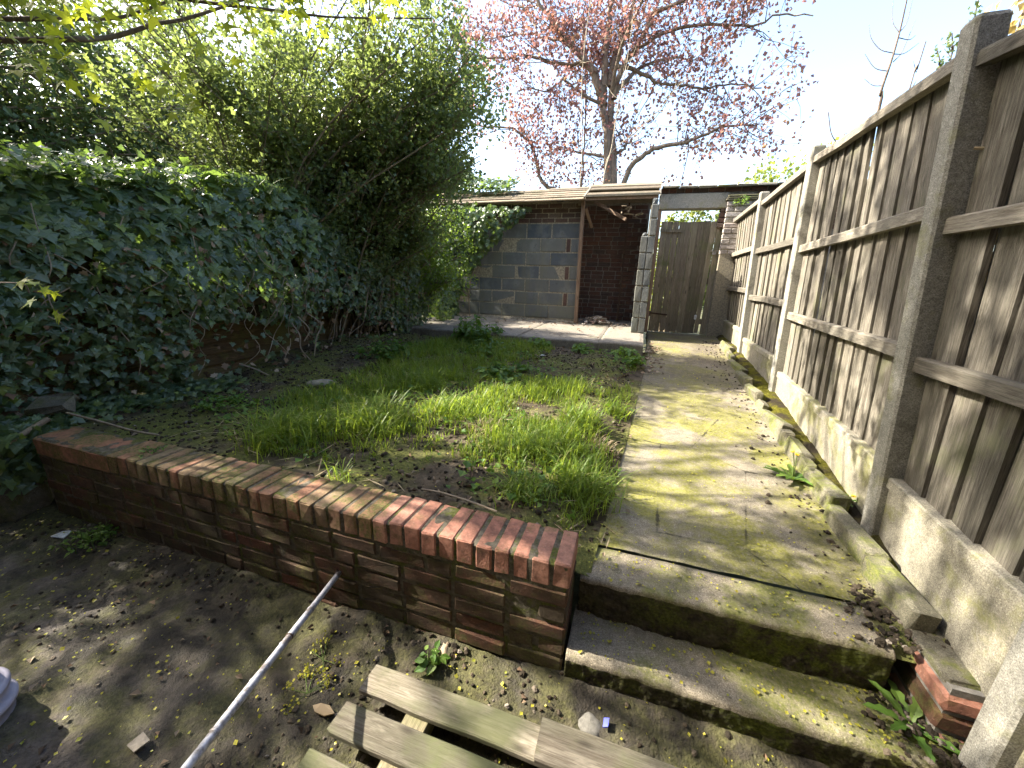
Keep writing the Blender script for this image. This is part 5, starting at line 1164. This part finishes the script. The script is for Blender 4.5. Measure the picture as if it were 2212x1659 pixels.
for c, lb in (((-.08, 4.80), 'bright leafy weed under the slab near its corner by the path'), ((.0, 4.45), 'bright leafy weed at the path edge in front of the slab corner'), ((-.62, 4.82), 'weed under the slab midway between its corner and the nettles'), ((-1.15, 4.80), 'weed under the slab closest to the big nettle')):
    weed_plant('broadleaf_weed', lb, c, 9, .15, .12, (.06, .10), LT_diamond(.5), 'weed', 'weed', 'weeds along the front of the slab', 3)
weed_plant('leafy_herb', 'low bright green ferny herb on the bare earth beneath the ivy', (-2.86, 1.98), 26, .09, .17, (.03, .05), LT_diamond(.5), 'weed', 'herb', None, 4)
weed_plant('leafy_herb', 'green ferny herb growing in the mud at the foot of the low wall', (-2.66, 1.02, float(yard_z(-2.66, 1.02))), 20, .10, .10, (.025, .045), LT_diamond(.4), 'weed', 'herb', None, 4)
weed_plant('leafy_herb', 'small upright green seedling beside the end of the pallet', (-.60, 1.00, float(yard_z(-.6, 1.0))), 3, .09, .02, (.03, .05), LT_nettle(), 'weed', 'herb', None, 4)
weed_plant('leafy_herb', 'tiny herb growing on the coping near the cement capped end', (-2.36, 1.22, .533), 9, .025, .06, (.015, .025), LT_diamond(.4), 'weed', 'herb', None, 2)

weed_plant('pier_weed', 'small leafy weed growing from the top of the white painted brick pier', (1.27, 6.945, 2.58), 12, .17, .09, (.03, .05), LT_diamond(.45), 'weed', 'weed', None, 4)

def dandelion(label, c, zb, n, L, flowers, seed_dir=0):
    o = np.array([c[0], c[1], zb]); t = thing('dandelion', label, 'dandelion', 'dandelions beside the path', tuple(o))
    for i in range(n):
        a = seed_dir + i * 2.4 + rng.normal(0, .2); l = L * rng.uniform(.7, 1.1); el = rng.uniform(.25, 1.0); d = np.array([math.cos(a), math.sin(a), 0]); s = np.array([-d[1], d[0], 0]); rows = []; m = 8
        for k in range(m + 1):
            f = k / m; c_ = d * l * (f * math.cos(el * (1 - f * .7))) + np.array([0, 0, 1]) * l * (math.sin(el) * f - .55 * math.sin(el) * f * f)
            w = l * (.03 + .11 * math.sin(min(1, f * 1.08) * np.pi * .86) ** 1.2) * (1.0 if k % 2 else .6) * (0.05 if k == m else 1)
            rows += [c_ - s * w + np.array([0, 0, w * .3]), c_, c_ + s * w + np.array([0, 0, w * .3])]
        V = np.array(rows); F = []
        for k in range(m):
            q = k * 3; F += [[q, q + 1, q + 4, q + 3], [q + 1, q + 2, q + 5, q + 4]]
        link('leaf', mesh_from('leaf', V, np.array(F)), 'weed', t)
    for (dx, dy, h) in flowers:
        MB().add(*tubes([(smooth_path([(0, 0, 0), (dx * .4, dy * .4, h * .6), (dx, dy, h)], 4), .0025)], 5)).link('flower_stalk', 'stem', t)
        P = np.zeros((26, 3)) + np.array([dx, dy, h]); az = rng.uniform(0, 6.28, 26); A = np.stack([np.cos(az), np.sin(az), rng.uniform(.2, 1.4, 26)], 1)
        leaves('flower', LT_quad(.18), P, np.array([0, 0, 1.]) + rvec(26, .2), A, np.full(26, .014), 'dandelion', t, kind=None) if False else None
        V, F = leaf_cloud(LT_quad(.18), P, np.array([0, 0, 1.]) + rvec(26, .2), A, np.full(26, .014)); link('flower', mesh_from('flower', V, F), 'dandelion', t)
dandelion('dandelion with yellow buds growing against the edging stones of the path', (.93, 2.37), float(path_z(2.37)) + .0, 12, .15, [(-.03, .0, .17), (-.0, .02, .15)])
dandelion('dandelion rosette growing beside the brick stub on the lower step', (.93, 1.215), .19, 9, .13, [], .6)
dandelion('small dandelion on the mossy strip between edging and gravel board', (1.07, 2.15), .45, 7, .09, [(.03, -.02, .05)], 1.5)

# ================================================================== THINGS LYING ABOUT
# slatted wooden pallet
pal = thing('wooden_pallet', 'weathered slatted wooden pallet lying in the mud at the bottom of the photo', 'pallet', None, (-.3, .72, 0))
PO = np.array([-.3, .72, 0])
def slat(x0, x1, y0, y1, z0, z1, ang=0.0, mat='pallet_wood', name='slat', taper=0.0, n=14):
    xs = np.linspace(x0, x1, n); rows = []
    for i, x in enumerate(xs):
        e = .004 * vnoise(x * 9, y0 * 7, 3); w = taper * i / (n - 1); dz = ang * (x - x0) + .002 * vnoise(x * 6, y0 * 5, 8); c = .004
        ring = [(y0 + e, z0), (y0 + e, z1 - c), (y0 + e + c, z1), (y1 + e * .6 - c - w, z1), (y1 + e * .6 - w, z1 - c), (y1 + e * .6 - w, z0)]
        rows.append([(x, a, c_ + dz) for a, c_ in ring])
    m = 6; V = np.array(rows).reshape(-1, 3) - PO; F = []
    for i in range(n - 1):
        for j in range(m): F.append([i * m + j, i * m + (j + 1) % m, (i + 1) * m + (j + 1) % m, (i + 1) * m + j])
    V[:m, 0] += rng.normal(0, .003, m); MB().add(V, [np.array(F)[:, ::-1], np.arange(m)[None], (np.arange(m) + (n - 1) * m)[None, ::-1]]).link(name, mat, pal)
slat(-.775, .55, .808, .908, .084, .104); slat(-.783, .55, .672, .768, .082, .102); slat(-.795, .55, .530, .622, .083, .102); slat(-.79, .55, .39, .482, .083, .102)
slat(-.150, .60, .80, .922, .107, .126, .004, taper=.012)
V, F = cham_box(.03, .02, .012, .004, .002, rng)
def bearer(x0):
    MB().add(box(x0 - PO[0], x0 + .08 - PO[0], .36 - PO[1], .90 - PO[1], .0, .081)[0] + rng.normal(0, .001, (8, 3)), BOXF).link('bearer', 'pallet_bearer', pal)
bearer(-.587); bearer(.06); bearer(.42)

# metal pole stuck in the wall
pp = thing('metal_pole', 'long grey metal pole with worn rings slanting out of the brick wall', 'pole', None, (-1.117, 1.13, .221)); O4 = np.array([-1.117, 1.13, .221])
a = np.array([-1.123, 1.145, .217]); d = np.array([-.857, .367, .40]) - a; e = a + d * 1.55
MB().add(*tubes([(np.linspace(a, e, 30) - O4, .0112 + .0005 * np.sin(np.arange(30)))], 12)).link('tube', 'pole', pp, True)
for f in (.33, .50, .545, .72, .9):
    p = a + d * f; MB().add(*tubes([(np.array([p - d * .004, p, p + d * .005]) - O4, [.0115, .0132, .0115])], 12)).link('ring', 'iron' if f in (.5,) else 'pole', pp, True)
V, F = cham_box(.026, .028, .026, .007, .003, rng); MB().add(V, F).link('rusty_end', 'iron', pp, loc=(0, -.005, .002))

# ribbed lilac plastic pot at the very edge
pot = thing('plastic_pot', 'pale lilac ribbed plastic pot cut off by the edge of the photo', 'pot', None, (-1.945, .335, .0))
prof = [(.0, .0), (.108, .0), (.112, .02), (.113, .055), (.126, .060), (.128, .072), (.121, .080), (.112, .084), (.110, .115), (.121, .120), (.122, .130), (.113, .138), (.103, .142), (.094, .20), (.085, .26), (.088, .268), (.082, .272), (.078, .26), (.07, .1), (.0, .05)]
n = 40; aa = np.linspace(0, 2 * np.pi, n, endpoint=False); V = np.array([(r * math.cos(t), r * math.sin(t), z) for r, z in prof for t in aa]); F = []
for i in range(len(prof) - 1):
    for j in range(n): F.append([i * n + j, i * n + (j + 1) % n, (i + 1) * n + (j + 1) % n, (i + 1) * n + j])
MB().add(V, np.array(F)).link('body', 'plastic', pot, True)

def stone(name, label, cat, loc, size, mat, seed, rot=0.0, group=None, flat=1.0):
    bm_n = 14; th = np.linspace(0, np.pi, 9); ph = np.linspace(0, 2 * np.pi, bm_n, endpoint=False); V = []
    for t in th:
        for q in ph:
            v = np.array([math.sin(t) * math.cos(q), math.sin(t) * math.sin(q), math.cos(t)]); r = 1 + .16 * float(vnoise(v[0] * 1.8 + seed, v[1] * 1.8 + v[2] * 2.3, seed)) + .07 * float(vnoise(v[0] * 4, v[1] * 4 + v[2] * 3, seed + 1)); V.append(v * r * np.array(size) / 2)
    V = np.array(V); F = []
    for i in range(8):
        for j in range(bm_n): F.append([i * bm_n + j, (i + 1) * bm_n + j, (i + 1) * bm_n + (j + 1) % bm_n, i * bm_n + (j + 1) % bm_n])
    return link(name, mesh_from(name, V, np.array(F), True), mat, None, label, cat, group, None, loc, (0, 0, rot))
stone('flat_stone', 'flat pale stone lying at the grass edge under the ivy', 'stone', (-2.58, 2.62, float(soil_z(-2.58, 2.62)) + .02), (.24, .10, .07), 'stone', 3, .8)
stone('cobble', 'round grey cobble between the pallet and the lower step', 'stone', (-.005, 1.0, .03), (.10, .085, .062), 'cobble', 5)
stone('bark_piece', 'long brown piece of bark leaning at the foot of the wall by the pallet', 'bark', (-.585, 1.075, .04), (.045, .13, .04), 'dry', 7, .35)
stone('stone_lump', 'large mossy stone lump below the ivy at the end of the low wall', 'stone', (-3.56, 1.06, .08), (.50, .34, .44), 'old_stone', 9)
V, F = cham_box(.22, .15, .07, .02, .010, rng); link('broken_slab', mesh_from('broken_slab', V, F), 'old_stone', None, 'broken mossy slab propped up in the ivy above the low wall end', 'slab', None, None, (-3.52, 1.36, .60), (.55, -.15, .5))
MB().add(*tubes([(smooth_path([(-3.30, 1.06, .50), (-3.26, 1.15, .56), (-3.24, 1.22, .60)], 5), .015)], 7)).link('broken_branch', 'vine_bark', None, True, label='thick broken branch lying across the cement capped end of the wall', cat='branch')
MB().add(*tubes([(smooth_path([(-3.2, 1.28, .62), (-3.0, 1.33, .575), (-2.78, 1.36, .54), (-2.62, 1.40, .52)], 5), .007)], 5)).link('stick', 'vine_bark', None, True, label='thin stick on the earth behind the capped end of the wall', cat='stick')
MB().add(*tubes([(smooth_path([(-.9, 1.46, .49), (-.78, 1.45, .50), (-.62, 1.44, .49), (-.5, 1.42, .485)], 5), .005)], 5)).link('stick', 'vine_bark', None, True, label='brown twig lying on the soil just behind the coping bricks', cat='stick')
def scrap(name, label, cat, loc, pts, mat, group=None):
    pts = np.array(pts, float); n = len(pts); V = np.vstack([pts, pts * np.array([.96, .96, 1]) + np.array([0, 0, -.006])]); F = [[i, (i + 1) % n, n + (i + 1) % n, n + i] for i in range(n)]
    me = mesh_from(name, V, [np.array(F)[:, ::-1], np.arange(n)[None], (np.arange(n) + n)[None, ::-1]]); return link(name, me, mat, None, label, cat, group, None, loc)
scrap('litter_scrap', 'crumpled white litter scrap on the dark mud near the wall end', 'litter', (-2.9, 1.0, .035), [(-.05, -.02, 0), (.0, -.035, .02), (.05, -.01, .005), (.04, .03, .02), (-.02, .035, .012)], 'litter', 'bits of litter')
scrap('litter_scrap', 'white feathery scrap on the earth in front of the lower step', 'litter', (.175, 1.045, .05), [(-.03, .02, 0), (-.012, .004, .008), (.016, -.016, .004), (.020, -.011, .01), (.0, .010, .006)], 'litter', 'bits of litter')
scrap('litter_scrap', 'small bright blue wrapper scrap beside the grey cobble', 'wrapper', (.045, 1.0, .075), [(-.008, -.014, 0), (.008, -.012, .006), (.01, .014, .01), (-.007, .013, .004)], 'blue', 'bits of litter')
scrap('litter_scrap', 'white fragment on the soil behind the slab weeds', 'litter', (-1.0, 4.35, float(soil_z(-1.0, 4.35)) + .015), [(-.04, -.015, 0), (.03, -.02, .012), (.04, .015, .0), (-.02, .02, .014)], 'litter', 'bits of litter')
scrap('pale_chip', 'pale square stone chip on the mud beside the metal pole', 'stone', (-1.36, .49, .03), [(-.026, -.018, 0), (.02, -.024, .004), (.026, .015, .0), (-.015, .022, .006)], 'stone')
MB().add(*tubes([(np.array([(-.955, 1.075, .035), (-.94, 1.10, .04), (-.925, 1.125, .046)]), .009)], 8)).link('white_tube', 'litter', None, True, label='small white tube lying against the foot of the wall', cat='litter')
scrap('fallen_leaf', 'pale green fallen leaf on the mud just left of the pallet', 'leaf', (-.885, .755, .03), [(-.045, 0, 0), (-.02, -.016, .004), (.02, -.016, .004), (.045, .004, 0), (.015, .016, .006), (-.02, .014, .004)], 'straw')

# blossom sprigs dropped from the sycamore
for (x, y, lb) in ((-1.03, .91, 'fallen yellow green blossom sprig between the pole and the pallet'), (-.99, .79, 'fallen blossom sprig nearest the pallet corner')):
    t = thing('blossom_sprig', lb, 'blossom', 'fallen blossom sprigs', (x, y, float(yard_z(x, y)) + .01)); paths = []; tp = []
    for k in range(7):
        a = rng.uniform(0, 6.28); e = np.array([math.cos(a) * .07, math.sin(a) * .07, rng.uniform(.005, .03)]); paths.append((np.linspace([0, 0, 0], e, 4), .0015)); tp += list(e + rng.normal(0, .012, (14, 3)))
    MB().add(*tubes(paths, 4)).link('stalks', 'stem', t); tp = np.array(tp); n = len(tp); leaves('flowers', LT_quad(.6), tp, rvec(n), rvec(n), rng.uniform(.007, .012, n), 'petal', t)

# scattered litter: clods, dead leaves, fallen petals, pebbles
def scatter(name, label, cat, n, area, zf, T, size, mat, flat=.3, mask=None, lift=.003, tilt=.35):
    x = rng.uniform(area[0], area[1], n); y = rng.uniform(area[2], area[3], n)
    if mask is not None: k = mask(x, y); x, y = x[k], y[k]
    n = len(x); P = np.stack([x, y, zf(x, y) + lift], 1); Nv = np.array([0, 0, 1.]) + rvec(n, tilt); V, F = leaf_cloud(T, P, Nv, rvec(n) * np.array([1, 1, .1]), rng.uniform(size[0], size[1], n) * rng.choice([.6, 1, 1, 1.5], n))
    return link(name, mesh_from(name, V, F), mat, None, label, cat, None, 'stuff')
def LT_clod():
    V, F = cham_box(1, .8, .6, .25, .06, rng); return V, F
nz = lambda s, f, t: (lambda x, y: fbm(x * f, y * f, s, 3) > t + rng.normal(0, .15, len(x)))
scatter('earth_crumbs', 'dark crumbs of earth and grit over the yard mud', 'soil', 5200, (-4.2, 1.0, -.3, 1.1), yard_z, LT_clod(), (.004, .019), 'clod', mask=nz(501, 2.4, -.02))
scatter('earth_crumbs', 'clods of dark earth fallen along the foot of the low wall', 'soil', 420, (-3.2, -.1, .80, 1.12), yard_z, LT_clod(), (.006, .020), 'clod', mask=lambda x, y: rng.random(len(x)) < .15 + .85 * smooth01((y - .86) / .24))
scatter('earth_crumbs', 'crumbs of earth and grit over the bare lawn soil', 'soil', 6500, (-3.6, .0, 1.35, 4.9), soil_z, LT_clod(), (.006, .024), 'clod', mask=nz(505, 1.6, -.3))
scatter('earth_crumbs', 'crumbs of dark earth heaped at the open end of the steps', 'soil', 900, (.70, 1.1, 1.1, 1.6), lambda x, y: np.where(y > 1.3, .355, .18) + .03 * smooth01((x - .75) / .25), LT_clod(), (.006, .022), 'clod', mask=lambda x, y: x > .80 + .12 * rng.random(len(x)))
scatter('earth_crumbs', 'crumbs of earth along the margin of the path', 'soil', 1700, (.55, 1.15, 1.55, 6.5), lambda x, y: path_z(y), LT_clod(), (.005, .02), 'clod', lift=.006, mask=lambda x, y: path_r(y) - x < np.abs(rng.normal(0, .14, len(x))))
pyd = lambda x, y: (x < -.1) | (y < .95)
scatter('fallen_petals', 'tiny yellow fallen blossom bits over the yard mud', 'petals', 2600, (-4.0, .6, -.2, 1.1), yard_z, LT_quad(.5), (.006, .013), 'petal', mask=nz(511, 1.5, -.2), lift=.008)
scatter('fallen_petals', 'tiny yellow fallen blossom bits over the lawn soil', 'petals', 3000, (-3.2, .0, 1.35, 4.6), soil_z, LT_quad(.5), (.006, .013), 'petal', mask=nz(515, 1.5, -.1), lift=.008)
scatter('fallen_petals', 'tiny yellow fallen blossom bits over the path', 'petals', 1500, (-.05, 1.05, 1.52, 6.5), lambda x, y: path_z(y), LT_quad(.5), (.006, .012), 'petal', mask=nz(519, 2, .0), lift=.009)
scatter('fallen_petals', 'tiny yellow fallen blossom bits over the steps', 'petals', 420, (-.08, .9, 1.13, 1.49), lambda x, y: np.where(y > 1.315, .364, .184), LT_quad(.5), (.006, .012), 'petal', lift=.004)
scatter('dead_leaves', 'brown dead leaves and bark bits over the yard mud', 'leaves', 420, (-4.0, .9, -.2, 1.1), yard_z, LT_diamond(.34, .3), (.010, .026), 'dry', lift=.006)
scatter('lawn_weeds', 'small round leaved weeds and clover mixed into the lawn', 'weeds', 5200, (-2.7, .02, 1.5, 4.85), lambda x, y: soil_z(x, y) + rng.uniform(.005, .05, len(x)), LT_diamond(.62, .2), (.014, .036), 'weed', mask=nz(531, 1.7, -.02), tilt=.4)
scatter('dry_thatch', 'flattened dry blades and thatch lying in the lawn', 'thatch', 2400, (-2.6, .02, 1.45, 4.7), lambda x, y: soil_z(x, y) + rng.uniform(.0, .03, len(x)), LT_quad(.03, .0), (.05, .13), 'straw', mask=nz(535, 1.5, -.05), tilt=.15)
scatter('dead_leaves', 'brown dead leaves and twigs over the lawn soil', 'leaves', 1500, (-3.5, .05, 1.35, 4.9), soil_z, LT_diamond(.28, .3), (.016, .042), 'dry', lift=.008, mask=nz(523, 1.3, -.1))
scatter('dead_leaves', 'dead leaves drifted on the concrete slab before the shed', 'leaves', 420, (-3.2, .05, 5.1, 6.9), lambda x, y: 0 * x + .727, LT_diamond(.4), (.02, .05), 'dry', lift=.012, mask=lambda x, y: rng.random(len(x)) < .25 + .75 * (y > 6.3))
scatter('dead_leaves', 'brown dead leaves in the corner between slab and path', 'leaves', 120, (.08, .32, 4.2, 5.6), lambda x, y: path_z(y), LT_diamond(.4), (.03, .06), 'dry', lift=.02)
